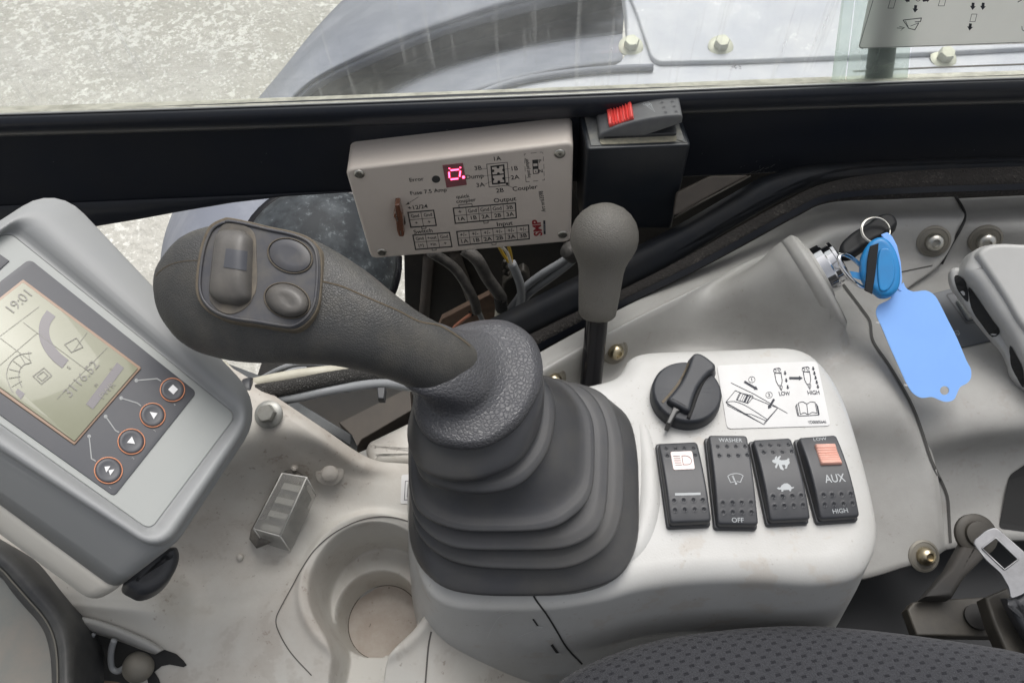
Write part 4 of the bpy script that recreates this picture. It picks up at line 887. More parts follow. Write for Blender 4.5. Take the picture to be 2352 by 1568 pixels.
for k in range(22):
    u, v_ = random.uniform(1040, 1250), random.uniform(1440, 1530); a_ = random.uniform(-.5, .2); L_ = random.uniform(3, 12); ik.line([(u, v_), (u+L_*math.cos(a_), v_+L_*math.sin(a_))], .5)
ik.build('scratch', M['sticker'], pd_)['kind'] = 'stuff'
# grime specks around switches
ik = Ink(bpd, .0003)
for k in range(170):
    t = random.random(); c_ = [(1495+45*t, 960+240*t), (1500+380*t, 975), (1450, 880+200*t)][k % 3]
    u, v_ = c_[0]+random.gauss(0, 9), c_[1]+random.gauss(0, 9); s2 = random.uniform(.4, 1.3)
    ik.poly([(u-s2, v_), (u, v_-s2*.8), (u+s2, v_), (u, v_+s2*.7)])
ik.build('grime_speck', mat('speck_brown', (0.30, 0.26, 0.21), .9), pd_)
# sticker
PZ0 = Plane((0, 0, 0.0), (0, 0, 1))
sq = rpoly(tr(ZB, [(675, 185), (1500, 148), (1612, 680), (760, 705)]), 9)
st = obj('instruction_sticker', *rslab([Pz(tuple(p), .0006) for p in sq], EZ, .0006, .0001, hold=False), M['sticker'], pd_, sharp=30)
bs = bvh(st); ik = Ink(bs, .0002)
def fr(p0, p1):
    a_, b_ = Pz(p0, 0), Pz(p1, 0); ex = (b_-a_).normalized(); return ex, EZ.cross(ex)
SX, SY = fr(ZB(760, 705), ZB(1612, 680))
T = lambda s, p, h, **k: ik.text(s, ZB(*p), h, SX, SY, **{**k, 'bold': .012})
T('LOW', (1230, 418), 9.5, bold=0, sq=.72); T('HIGH', (1470, 410), 9.5, bold=0, sq=.78); T('YD00005646', (1500, 652), 7, bold=0, sq=.72); T('1', (962, 302), 7); T('2', (1104, 428), 7)
ik.ell(ZB(962, 302), 7.4, 6.8, 1.0); ik.ell(ZB(1104, 428), 7.4, 6.8, 1.0)
arrow(ik, ZB(900, 318), ZB(1012, 384), 2.6, 5, 8); arrow(ik, ZB(1146, 462), ZB(1096, 544), 2.6, 5, 8); arrow(ik, ZB(1270, 290), ZB(1382, 290), 2.8, 5.2, 9)
ik.line(tr(ZB, [(790, 328), (980, 420), (1255, 578)]), 1.30)
for q_ in ([(748, 488), (826, 392), (1176, 535), (1062, 672)], [(748, 488), (760, 500), (1062, 672)], [(762, 505), (764, 515), (1056, 668)]): ik.line(tr(ZB, q_), 1.30, closed=(len(q_) == 4))
ik.line(curve(tr(ZB, [(750, 486), (820, 482), (900, 510), (1000, 570), (1090, 630)])), 1.30); ik.line(tr(ZB, [(900, 580), (960, 588), (1080, 640), (1085, 632)]), 1.30)
ik.line(tr(ZB, [(1062, 660), (1170, 540)]), 1.30)
ik.line(tr(ZB, [(862, 410), (835, 468), (930, 497), (972, 450), (970, 435)]), 1.45, closed=True)
for a_, w_ in ((0, 1.6), (.22, 1.2), (.4, 1.2), (.62, 5.0), (.85, 3.0)):
    p = ZB(870+a_*95, 414+a_*26); q_ = ZB(842+a_*95, 470+a_*26); ik.line([p, q_], w_)
for x0, y0, n_ in ((1170, 215, 3), (1405, 205, 5)):
    ik.ell(ZB(x0-18, y0+15), 3.2, 3.2, 1.2); ik.ell(ZB(x0+18, y0+5), 3.2, 3.2, 1.2); ik.line(tr(ZB, [(x0-28, y0+2), (x0-22, y0-2), (x0+15, y0-8), (x0+27, y0+2)]), 1.59)
    ik.line(tr(ZB, [(x0-20, y0+35), (x0-8, y0+100), (x0+10, y0+135), (x0+35, y0+135), (x0+42, y0+95), (x0+32, y0+28)]), 1.59, closed=True)
    ik.line(tr(ZB, [(x0+16, y0+135), (x0+22, y0+155), (x0+36, y0+178), (x0+44, y0+150), (x0+40, y0+135)]), 1.30); ik.line(tr(ZB, [(x0+28, y0+137), (x0+34, y0+168)]), 1.16)
    ik.line(tr(ZB, [(x0-18, y0+32), (x0+32, y0+36)]), 1.30)
for p in ((1236, 232), (1246, 292), (1258, 348)): arrow(ik, ZB(p[0]-2, p[1]), ZB(p[0]+2, p[1]+34), 1.8, 3.8, 4.6)
for k in range(5): arrow(ik, ZB(1466+k*9.5, 196+k*37), ZB(1470+k*9.5, 230+k*37), 1.8, 3.8, 4.6)
ik.line(curve(tr(ZB, [(1345, 494), (1380, 484), (1414, 500), (1450, 484), (1484, 490)])), 1.45); ik.line(tr(ZB, [(1345, 494), (1362, 588)]), 1.45); ik.line(tr(ZB, [(1484, 490), (1500, 578)]), 1.45)
ik.line(curve(tr(ZB, [(1362, 588), (1395, 574), (1424, 588), (1460, 572), (1500, 578)])), 1.45); ik.line(tr(ZB, [(1414, 500), (1424, 588)]), 1.45)
ik.line(tr(ZB, [(1340, 505), (1330, 508), (1348, 600), (1428, 598), (1512, 592), (1496, 505), (1488, 505)]), 1.74); ik.line(tr(ZB, [(1330, 516), (1322, 520), (1340, 600)]), 1.45); ik.line(tr(ZB, [(1498, 515), (1504, 518), (1518, 590)]), 1.45)
ik.build('printed_drawing', M['inkgrey'], st)
# dial
dc = Pz(ZB(432, 385), .012); dr_ = (Pz(ZB(150, 385), .012)-dc).length
dl = thing('rotary_dial', 'black rotary throttle dial with a curved grip bar', 'dial', Pz(ZB(432, 400), 0))
db = dc-EZ*.012
obj('dial_base', *lathe(db, EZ, [(dr_*1.03, -.002), (dr_*1.04, .003), (dr_*1.02, .0085), (dr_*.97, .0105), (dr_*.93, .0108), (0, .0108)], 56), M['dial'], dl, sharp=50)
bar = [Pz(tuple(p), .0155) for p in crc(tr(ZB, [(520, 78), (572, 98), (635, 145), (664, 178), (655, 218), (610, 245), (560, 300), (515, 370), (480, 460), (455, 545), (420, 552), (360, 520), (290, 480), (278, 450), (320, 400), (380, 320), (430, 220), (462, 130), (480, 90)]), 4)]
obj('grip_bar', *rslab(bar, EZ, .0085, .002, 0.0015), M['dial'], dl, sharp=60)
ik = Ink(bvh(*dl.children), .0003)
ik.line(curve(tr(ZB, [(462, 118), (420, 220), (360, 330), (290, 420), (225, 490)])), 5.5); ik.build('grime_line', M['grime'], dl)
obj('pointer', *rslab([Pz(p, .013) for p in tr(ZB, [(318, 518), (376, 550), (352, 565), (292, 668), (258, 655)])], EZ, .010, .001), mat('pointer_grey', (0.05, 0.05, 0.05), 0.4), dl, sharp=50)
obj('detent_groove', *tube([Pz(p, .0112) for p in curve(tr(ZB, [(640, 230), (570, 300), (520, 400), (470, 540), (440, 620)]))], .0011, 8), M['seamdark'], dl)

# ---- rocker switches
def rocker(name, label, pl, TL, TR, BR, BL, hgt, prof_, dimples, m, group=None, nx=52, ny=96):
    q_ = [pl.at(p, hgt*.85) for p in (TL, TR, BR, BL)]
    o_ = sum(q_, Vector())/4-pl.n*hgt*.85
    ey = ((q_[0]+q_[1])-(q_[2]+q_[3])).normalized(); ex = ey.cross(pl.n).normalized(); 
    Wd = ((q_[1]-q_[0]).length+(q_[2]-q_[3]).length)/2; Ln = (((q_[0]+q_[1])-(q_[2]+q_[3]))/2).length
    t_ = thing(name, label, 'switch', o_, group)
    dl_ = []
    for p in dimples:
        P = pl.at(p, hgt)
        for _ in range(4): P = pl.at(p, prof_(max(-1, min(1, 2*(P-o_).dot(ey)/Ln))))
        dl_.append(((P-o_).dot(ex), (P-o_).dot(ey)))
    cr = .0022; re = .0013; v = []; 
    for j in range(ny):
        y = -Ln/2+Ln*j/(ny-1)
        for i in range(nx):
            x = -Wd/2+Wd*i/(nx-1)
            qx, qy = abs(x)-Wd/2+cr, abs(y)-Ln/2+cr; s = math.hypot(max(qx, 0), max(qy, 0))+min(max(qx, qy), 0)-cr
            xx, yy = x, y
            if s > 0:      # pull corner verts on to the rounded outline
                k = cr/math.hypot(max(qx, 0), max(qy, 0)); xx = math.copysign(Wd/2-cr+max(qx, 0)*k, x); yy = math.copysign(Ln/2-cr+max(qy, 0)*k, y); s = 0
            h_ = prof_(2*yy/Ln)
            if -s < re: h_ -= re-math.sqrt(max(0, re*re-(re+s)**2))
            for dx, dy in dl_:
                d_ = math.hypot(xx-dx, yy-dy)
                if d_ < .0019: h_ += .00022*math.exp(-((d_-.0012)/.0003)**2)-.0009*max(0, 1-(d_/.00105)**2) if d_ < .00105 else .00022*math.exp(-((d_-.0012)/.0003)**2)
            v.append(o_+ex*xx+ey*yy+pl.n*h_)
    f = [[j*nx+i, j*nx+i+1, (j+1)*nx+i+1, (j+1)*nx+i] for j in range(ny-1) for i in range(nx-1)]
    b_ = [i for i in range(nx)]+[j*nx+nx-1 for j in range(1, ny)]+[(ny-1)*nx+i for i in range(nx-2, -1, -1)]+[j*nx for j in range(ny-2, 0, -1)]
    k = len(v)
    for i in b_:
        P = v[i]; h_ = (P-o_).dot(pl.n); v.append(P-pl.n*(h_+.001))
    nb_ = len(b_)
    for i in range(nb_): f.append([b_[i], b_[(i+1) % nb_], k+(i+1) % nb_, k+i])
    ac = obj('actuator', v, f, m, t_, sharp=60)
    # bezel frame at the foot
    fl = [o_+ex*x+ey*y+pl.n*.0028 for x, y in ((-Wd/2-.0012, -Ln/2-.001), (Wd/2+.0004, -Ln/2-.001), (Wd/2+.0004, Ln/2+.001), (-Wd/2-.0012, Ln/2+.001))]
    obj('bezel', *rslab(rpoly(fl, .002, 3), pl.n, .003, .0008), m, t_, sharp=50)
    return t_, ac, ex, ey, o_
def grid(pts): return tr(ZB, pts)
GR = 'four rocker switches in a row on the pale console'
def arch(hi, lo, tl): return lambda t: lo+(hi-lo)*(1-t*t)+tl*t
r1_, a1_, ex1, ey1, _ = rocker('rocker_switch', 'headlight rocker with a pale lit lens, leftmost of the console row', PZ0, ZB(195, 812), ZB(513, 803), ZB(632, 1472), ZB(285, 1488), .0085, arch(.0105, .0070, -.0012),
    grid([(258, 868), (333, 868), (406, 866), (482, 864), (268, 928), (496, 920), (322, 1296), (402, 1292), (482, 1290), (560, 1290), (330, 1374), (410, 1370), (492, 1368), (568, 1368)]), M['rock'], GR)
r2_, a2_, ex2, ey2, _ = rocker('rocker_switch', 'washer and wiper rocker, second of the console row', PZ0, ZB(592, 768), ZB(925, 762), ZB(1010, 1490), ZB(690, 1500), .009, arch(.0115, .0085, .0008),
    grid([(682, 852), (758, 852), (832, 852), (908, 850), (694, 926), (772, 926), (850, 926), (926, 922), (724, 1316), (803, 1314), (880, 1312), (957, 1312), (728, 1394), (806, 1392), (882, 1392), (960, 1392)]), M['rock'], GR)
r3_, a3_, ex3, ey3, _ = rocker('rocker_switch', 'travel speed rocker with rabbit and turtle symbols, third of the row', PZ0, ZB(962, 788), ZB(1290, 780), ZB(1445, 1452), ZB(1118, 1462), .009, arch(.0112, .0075, .0),
    grid([(1038, 844), (1112, 842), (1186, 840), (1264, 838), (1062, 900), (1136, 898), (1214, 896), (1292, 893), (1138, 1262), (1216, 1260), (1296, 1258), (1370, 1254), (1152, 1342), (1230, 1340), (1308, 1338), (1385, 1334)]), M['rock'], GR)
r4_, a4_, ex4, ey4, _ = rocker('rocker_switch', 'auxiliary rocker with a faded pink lock, rightmost of the row', PZ0, ZB(1340, 768), ZB(1660, 762), ZB(1858, 1432), ZB(1530, 1442), .009, arch(.0115, .0075, .0004),
    grid([(1552, 1250), (1626, 1248), (1702, 1246), (1778, 1242), (1564, 1330), (1640, 1326), (1718, 1324), (1792, 1320)]), M['rock'], GR)
b1, b2, b3, b4 = bvh(a1_), bvh(a2_), bvh(a3_), bvh(a4_)
def slab_on(b, px, th, name, m, parent, lift=0):
    pts = [hit(b, tuple(p)) for p in px]; c_ = sum(pts, Vector())/len(pts)
    n_ = Vector((0, 0, 0))
    for i in range(len(pts)): n_ += (pts[i]-c_).cross(pts[(i+1) % len(pts)]-c_)
    n_.normalize(); n_ = n_ if n_.dot(CAM-c_) > 0 else -n_
    return obj(name, *rslab([p+n_*th for p in pts], n_, th+.001, min(.0006, th*.5)), m, parent, sharp=50)
ln = slab_on(b1, rpoly(tr(ZB, [(290, 898), (470, 890), (494, 1040), (316, 1048)]), 4, 3), .0006, 'lens', M['lens'], r1_)
ik = Ink(bvh(ln), .0002)
for k in range(5): ik.line(tr(ZB, [(314+k*4.5, 932+k*18), (370+k*4, 931+k*18)]), 1.3)
ik.line(tr(ZB, [(386, 930), (398, 1002)]), 1.4); ik.line(curve(tr(ZB, [(386, 930), (420, 928), (455, 945), (466, 975), (448, 998), (398, 1002)])), 1.4)
ik.build('headlight_symbol', mat('maroon_ink', (0.14, 0.07, 0.07), .5), ln)
ik = Ink(b1, .00015); ik.line(tr(ZB, [(330, 1245), (540, 1240)]), 5.5); ik.build('status_bar', M['greyprint'], r1_)
ik = Ink(b2, .00015); ik.text('WASHER', ZB(786, 802), 8.6, ex2, ey2); ik.build('washer_legend', M['greyprint'], r2_); ik = Ink(b2, .00015); ik.text('OFF', ZB(846, 1458), 11, ex2, ey2, bold=.01); ik.build('off_legend', M['greyprint'], r2_); ik = Ink(b2, .00015)
ik.line(curve(tr(ZB, [(764, 1095), (790, 1080), (828, 1074), (865, 1078), (890, 1092)])), 1.6); ik.line(tr(ZB, [(764, 1095), (788, 1148), (822, 1140)]), 1.6); ik.line(tr(ZB, [(890, 1092), (868, 1145), (838, 1138)]), 1.6)
ik.line(tr(ZB, [(806, 1090), (832, 1158)]), 1.8); ik.ell(ZB(832, 1156), 2.6, 2.6); ik.line(tr(ZB, [(798, 1092), (815, 1130)]), 1.0)
ik.build('wiper_symbol', M['greyprint'], r2_)
ik = Ink(b3, .00015)
kz_ = .279
def be(x, y, rx, ry, rot=0): ik.ell(ZB(x, y), rx*kz_, ry*kz_, rot=math.radians(rot), n=18)
be(1222, 984, 48, 20, -4); be(1186, 978, 26, 17, -10); be(1156, 974, 27, 16, 8); be(1250, 982, 24, 22)
ik.poly(tr(ZB, [(1150, 966), (1152, 942), (1164, 930), (1170, 934), (1166, 964)])); ik.poly(tr(ZB, [(1164, 964), (1176, 940), (1194, 928), (1201, 932), (1184, 966)]))
be(1262, 960, 9, 12, 20); ik.poly(tr(ZB, [(1190, 988), (1206, 1000), (1226, 1040), (1220, 1048), (1196, 1036), (1182, 1000)])); ik.poly(tr(ZB, [(1168, 986), (1180, 994), (1166, 1030), (1156, 1028), (1152, 1018)])); ik.poly(tr(ZB, [(1232, 998), (1262, 996), (1250, 1032), (1232, 1034), (1240, 1016)]))
ik.build('rabbit_symbol', M['greyprint'], r3_); ik = Ink(b3, .00015)
ik.poly(tr(ZB, [(1168, 1195), (1180, 1186), (1196, 1190), (1206, 1172), (1228, 1156), (1254, 1154), (1276, 1168), (1290, 1186), (1310, 1184), (1308, 1192), (1288, 1202), (1284, 1218), (1272, 1218), (1268, 1208), (1222, 1210), (1220, 1222), (1206, 1222), (1204, 1206), (1184, 1206)]))
ik.build('turtle_symbol', M['greyprint'], r3_)
ik = Ink(b4, .00015); ik.text('LOW', ZB(1522, 792), 7, ex4, ey4, sq=1.25); ik.build('low_legend', M['greyprint'], r4_); ik = Ink(b4, .00015); ik.text('AUX', ZB(1646, 1116), 19, ex4, ey4, sq=.8, bold=.008); ik.build('aux_legend', M['greyprint'], r4_); ik = Ink(b4, .00015); ik.text('HIGH', ZB(1690, 1382), 10.5, ex4, ey4, bold=.01)
ik.build('high_legend', M['greyprint'], r4_)
def lock(b, px, th, m, parent, nm='lock_slider', amp=.00035):
    """wavy finger lock: quad px TL,TR,BR,BL"""
    P = [hit(b, p) for p in px]; n_ = (P[1]-P[0]).cross(P[3]-P[0]).normalized(); n_ = n_ if n_.dot(CAM-P[0]) > 0 else -n_
    N = 46; prof_ = []
    for i in range(N):
        t = i/(N-1); h = th*(.55+.45*abs(2*t-1)**2.0)
        if .14 < t < .86: h += amp*math.sin((t-.14)/.72*2*PI*6)
        e_ = min(t, 1-t); h -= .0008*max(0, 1-e_/.04)
        prof_.append((t, h))
    v = []; f = []
    xs = [0, .03, .06, .94, .97, 1.0]; xh = [.45, .85, 1, 1, .85, .45]
    for t, h in prof_:
        a_, c_ = P[0].lerp(P[3], t), P[1].lerp(P[2], t)
        for x, k in zip(xs, xh): v.append(a_.lerp(c_, x)+n_*(h*k))
    m6 = 6
    for i in range(N-1):
        for j in range(5): f.append([i*m6+j, i*m6+j+1, (i+1)*m6+j+1, (i+1)*m6+j])
    k = len(v); bd_ = [j for j in range(6)]+[i*6+5 for i in range(1, N)]+[(N-1)*6+j for j in range(4, -1, -1)]+[i*6 for i in range(N-2, 0, -1)]
    for i in bd_: v.append(v[i]-n_*.003)
    for i in range(len(bd_)): f.append([bd_[i], bd_[(i+1) % len(bd_)], k+(i+1) % len(bd_), k+i])
    return obj(nm, v, f, m, parent, sharp=60)
lock(b4, tr(ZB, [(1478, 846), (1644, 842), (1704, 1000), (1530, 1006)]), .0028, M['pink'], r4_)

# ================================================================== BOOT + JOYSTICK
js = thing('joystick', 'worn black joystick with a thumb button plate and folded rubber boot', 'joystick', Pz((1200, 1150), 0))
def sect(z, uc, vc, ru, rv, n_=3.2, k=72, rot=0.0):
    L_ = []
    for i in range(k):
        t = 2*PI*i/k; c_, s = math.cos(t), math.sin(t)
        wb = 1+.010*math.sin(3*t+z*170)+.007*math.sin(5*t-z*260)+.004*math.sin(9*t+z*90)
        x = math.copysign(abs(c_)**(2/n_), c_)*ru*wb; y = math.copysign(abs(s)**(2/n_), s)*rv*wb
        sk = .20*max(0, min(1, (z-.050)/.014))*(1-max(0, min(1, (z-.095)/.01))); x -= sk*y
        L_.append(Pz((uc+x*math.cos(rot)-y*math.sin(rot), vc+x*math.sin(rot)+y*math.cos(rot)), z))
    return L_
def scl(s, k): return (s[0], s[1], s[2], s[3]*k, s[4]*k, s[5])
def bb(z, l, r, t, b_, n_): return (z, (l+r)/2, (t+b_)/2, (r-l)/2, (b_-t)/2, n_)
base = bb(-.002, 940, 1466, 886, 1368, 3.4); r_3 = bb(.020, 944, 1432, 872, 1304, 3.3); r_2 = bb(.031, 941, 1398, 864, 1266, 3.2); r_1 = bb(.042, 938, 1363, 856, 1222, 3.1)
secs = [scl(base, 1.0), (.004,)+base[1:], (.008, base[1], base[2]-3, base[3]-3, base[4]-3, 3.4), (.013, base[1]-14, base[2]-24, base[3]-22, base[4]-26, 3.4)]
def ridge(s, nxt, z1):
    z = s[0]
    out = [(z-.0048, s[1], s[2]+4, s[3]-25, s[4]-23, s[5]), (z-.001, s[1], s[2]+1, s[3]-3, s[4]-3, s[5]), (z+.0008, s[1], s[2], s[3], s[4], s[5]), (z+.003, s[1], s[2]-3, s[3]-3, s[4]-4, s[5])]
    return out
secs += ridge(r_3, None, 0)+ridge(r_2, None, 0)+ridge(r_1, None, 0)
secs += [(.047, 1145, 1018, 190, 160, 2.9), (.053, 1138, 1000, 172, 138, 2.7), (.058, 1128, 985, 155, 125, 2.5), (.061, 1118, 975, 146, 118, 2.3)]
rB = bb(.066, 958, 1272, 842, 1134, 2.5); rA = bb(.076, 943, 1247, 786, 1105, 2.35); 
secs += [(.062, rB[1], rB[2]+4, rB[3]-14, rB[4]-16, 2.4), (.0645, rB[1], rB[2]+1, rB[3]-3, rB[4]-3, 2.5), rB, (.0685, rB[1]-1, rB[2]-4, rB[3]-5, rB[4]-7, 2.4),
         (.0705, 1105, 962, 136, 132, 2.3), (.073, rA[1], rA[2]+3, rA[3]-10, rA[4]-12, 2.3), (.0748, rA[1], rA[2]+1, rA[3]-2, rA[4]-2, 2.3), rA, (.079, rA[1], rA[2]-6, rA[3]-3, rA[4]-6, 2.3), (.084, 1096, 915, 146, 135, 2.2), (.087, 1096, 900, 132, 125, 2.1)]
loops = [sect(*s) for s in secs]
boot = obj('rubber_boot', *loft(smooth_stack(loops, 3), False, True), M['rub'], js)
# collar: mushroom flange flaring into the neck
col = bb(.090, 951, 1241, 733, 1032, 2.15)
cs_ = [(.0845, col[1], col[2]+6, col[3]-10, col[4]-12, 2.15), (.0855, col[1], col[2]+3, col[3]-2, col[4]-3, 2.15), (.0885, *col[1:]), (.0915, col[1]-1, col[2]-1, col[3]-3, col[4]-3, 2.15), (.0945, col[1]-3, col[2]-4, col[3]-13, col[4]-13, 2.1),
       (.0955, 1088, 876, 122, 128, 2.05), (.0965, 1078, 870, 108, 115, 2.05), (.0978, 1066, 862, 98, 104, 2.0), (.1005, 1052, 854, 91, 96, 2.0), (.105, 1036, 846, 87, 91, 2.0), (.111, 1012, 836, 84, 87, 2.0), (.1155, 988, 824, 82, 85, 2.0), (.118, 976, 817, 75, 77, 2.0)]
obj('collar', *loft(smooth_stack([sect(*s) for s in cs_], 4)), M['leather'], js)
# grip loft
st_ = [((1058, 870), .088, 56, .75), ((1035, 852), .101, 76, .85), ((1008, 834), .112, 80, .87), ((970, 814), .120, 81, .85), ((915, 788), .128, 86, .85), ((852, 757), .135, 100, .82), ((785, 726), .139, 120, .75), ((715, 702), .141, 140, .66), ((645, 684), .142, 153, .6), ((572, 674), .142, 158, .58), ((512, 670), .141, 153, .58), ((462, 670), .140, 140, .6), ((428, 671), .139, 120, .62), ((404, 672), .138, 92, .66), ((391, 673), .137, 58, .8), ((385, 673), .137, 24, 1.0), ((384, 673), .137, 3, 1.0)]
ctr = [(Pz(p, z), r, th) for p, z, r, th in st_]
fine = cro([Vector((c_[0].x, c_[0].y, c_[0].z)) for c_ in ctr], 5)
rf = cro([Vector((c_[1], c_[2], 0)) for c_ in ctr], 5)
loops = []
for i, (P, q_) in enumerate(zip(fine, rf)):
    t = (fine[min(i+1, len(fine)-1)]-fine[max(i-1, 0)]).normalized(); vw = (P-CAM).normalized()
    s = t.cross(vw).normalized(); h = s.cross(t).normalized(); R_ = max(q_.x, 2)*(P-CAM).dot(FW)/FPX; th = q_.y
    L_ = []
    for k in range(56):
        a_ = 2*PI*k/56; c_, sn = math.cos(a_), math.sin(a_); nE = 2.35
        L_.append(P+s*(math.copysign(abs(c_)**(2/nE), c_)*R_)+h*(math.copysign(abs(sn)**(2/nE), sn)*R_*th))
    loops.append(L_)
grip = obj('grip', *loft(loops), M['grip'], js); bg_ = bvh(grip)
# button plate
po_ = crc(tr(ZF, [(640, 212), (700, 208), (850, 238), (1000, 275), (1160, 308), (1290, 350), (1365, 410), (1400, 490), (1408, 620), (1400, 760), (1378, 900), (1310, 1010), (1210, 1075), (1100, 1072), (900, 1040), (700, 1010), (560, 960), (470, 880), (430, 780), (432, 640), (455, 480), (485, 370), (540, 265)]), 4)
hp3 = [h for h in (hit(bg_, tuple(p)) for p in po_) if h is not None]
A_ = np.array([[ (h-CAM).dot(RT), (h-CAM).dot(UP), 1] for h in hp3]); y_ = np.array([(h-CAM).dot(FW) for h in hp3])
co = np.linalg.lstsq(A_, y_, rcond=None)[0]
pn = (-FW+RT*float(co[0])+UP*float(co[1])).normalized()
pc = sum(hp3, Vector())/len(hp3); d_ = sorted((h-pc).dot(pn) for h in hp3+[hit(bg_, ZF(x, y)) for x in (700, 900, 1100, 1250) for y in (400, 600, 800)])
PL = Plane(pc+pn*(d_[-2]+.0008), pn)
obj('plate_groove', *rslab([PL.at(tuple(p), -.0004) for p in po_], pn, .016, .0006), M['grime'], js, sharp=60)
pi_ = [Vector(p) for p in po_]; ctr2 = sum(pi_, Vector((0, 0)))/len(pi_)
ins = [ctr2+(p-ctr2)*.965 for p in pi_]
pl_o = obj('button_plate', *rslab([PL.at(tuple(p), .0008) for p in ins], pn, .016, .0012), M['plate'], js, sharp=60)
# rim of plate
rimp = [PL.at(tuple(ctr2+(p-ctr2)*.925), .0012) for p in pi_]; obj('plate_rim', *tube(rimp+[rimp[0]], .0007, 6), M['plate'], js)
# roller switch well + rocker
wl = crc(tr(ZF, [(640, 262), (700, 250), (790, 262), (860, 300), (892, 360), (900, 500), (905, 680), (893, 780), (868, 830), (840, 880), (780, 930), (700, 955), (620, 935), (560, 880), (535, 820), (545, 650), (560, 500), (590, 350)]), 4)
obj('switch_well', *rslab([PL.at(tuple(p), .0012) for p in wl], pn, .003, .0004), mat('well_brown', (0.085, 0.077, 0.066), 0.6, dirt=((0.19, 0.16, 0.12), 60, .8)), js, sharp=60)
# thumb rocker: half barrel
qa, qb, qc, qd = [PL.at(ZF(*p), .001) for p in ((605, 300), (880, 320), (862, 905), (540, 860))]
v = []; f = []; N = 30; Mx = 13
for i in range(N):
    t = i/(N-1); h = .0058*max(0, 1-abs(2*t-1)**3.2)**.5+.0012
    a_, b_ = qa.lerp(qd, t), qb.lerp(qc, t); wsh = max(.05, 1-max(0, abs(2*t-1)-.72)**2*7.0)
    for j in range(Mx):
        x = (j/(Mx-1)-.5)*2; e_ = (1-abs(x)**5); v.append((a_+b_)/2+(b_-a_)*x*.5*wsh+pn*(h*(.35+.65*e_)))
for i in range(N-1):
    for j in range(Mx-1): f.append([i*Mx+j, i*Mx+j+1, (i+1)*Mx+j+1, (i+1)*Mx+j])
bd_ = list(range(Mx))+[i*Mx+Mx-1 for i in range(1, N)]+[(N-1)*Mx+j for j in range(Mx-2, -1, -1)]+[i*Mx for i in range(N-2, 0, -1)]
k = len(v)
for i in bd_: v.append(v[i]-pn*.009)
for i in range(len(bd_)): f.append([bd_[i], bd_[(i+1) % len(bd_)], k+(i+1) % len(bd_), k+i])
th_ = obj('thumb_switch', v, f, M['btn'], js, sharp=70)
bth = bvh(th_); gq = tr(ZF, [(668, 448), (830, 470), (820, 620), (650, 592)]); gq = [[tuple(Vector(gq[0]).lerp(Vector(gq[1]), i/8).lerp(Vector(gq[3]).lerp(Vector(gq[2]), i/8), j/8)) for i in range(9)] for j in range(9)]
gv = [hit(bth, q, .0003) for r in gq for q in r]; gf = [[j*9+i, j*9+i+1, j*9+i+10, j*9+i+9] for j in range(8) for i in range(8)]
obj('grip_pad', gv, gf, M['label'], th_)
for nm, c0, rx, ry, h, m in (('button', (1160, 502), 168, 130, .0008, 'plate'), ('button', (1137, 848), 172, 132, .005, 'btn')):
    cc_ = ZF(*c0)
    def el(k, off): return [PL.at((cc_[0]+(rx*k)*math.cos(t)/1.96/S+0*math.sin(t), cc_[1]+(ry*k)*math.sin(t)/1.96/S+8*math.cos(t)), off) for t in [2*PI*i/44 for i in range(44)]]
    obj('button_ring', *loft([el(1.06, 0), el(1.06, .0013), el(1.0, .0016), el(.98, .0009), el(.97, -.001)], False, False), M['ring'], js)
    if h > .002: obj(nm, *loft([el(.96, .0005), el(.96, .0018), el(.9, .0034), el(.75, .0052), el(.55, .006), el(.3, .0058), el(.12, .0056)]), M[m], js)
    else: obj(nm, *loft([el(.96, .0005), el(.95, .0013), el(.92, .0015), el(.5, .0013), el(.2, .0013)]), M[m], js)
ik = Ink(bg_, .0002)
ik.line(curve(tr(ZF, [(1415, 702), (1560, 740), (1700, 800), (1850, 865), (2000, 930), (2156, 1010)])+[(1010, 748), (1050, 772), (1080, 795)], 4), 3.0)
ik.build('grip_seam', mat('seam_ochre', (0.09, 0.07, 0.045), 0.9), js); ik = Ink(bg_, .0002)
ik.line(curve(tr(ZF, [(450, 540), (330, 548), (220, 580), (150, 630), (125, 660)]), 4), 1.6)
ik.build('grip_seam', bpy.data.materials['seam_ochre'], js)

# ================================================================== BALL KNOB LEVER
kl = thing('ball_lever', 'upright lever with a grey textured ball knob', 'lever', Pz((1358, 870), -.03))
kc = Pz((1388, 545), -.0)
kr = 79*(kc-CAM).dot(FW)/FPX
foot = Pz((1355, 905), -.1); ax = (kc-foot).normalized()
obj('rod', *tube([foot-ax*.03, foot, foot+(kc-foot)*.5, kc-ax*.02], .0082, 24), M['gloss'], kl)
obj('knob', *lathe(kc, ax, [(0, kr*1.0), (kr*.25, kr*.965), (kr*.5, kr*.865), (kr*.72, kr*.69), (kr*.88, kr*.47), (kr*.97, kr*.22), (kr*1.0, 0), (kr*.97, -kr*.25), (kr*.88, -kr*.47), (kr*.78, -kr*.66), (kr*.705, -kr*.84), (kr*.665, -kr*1.05), (kr*.645, -kr*1.35), (kr*.62, -kr*1.7), (kr*.59, -kr*2.1), (kr*.56, -kr*2.38), (kr*.48, -kr*2.48), (kr*.3, -kr*2.5)], 56), M['knob'], kl)

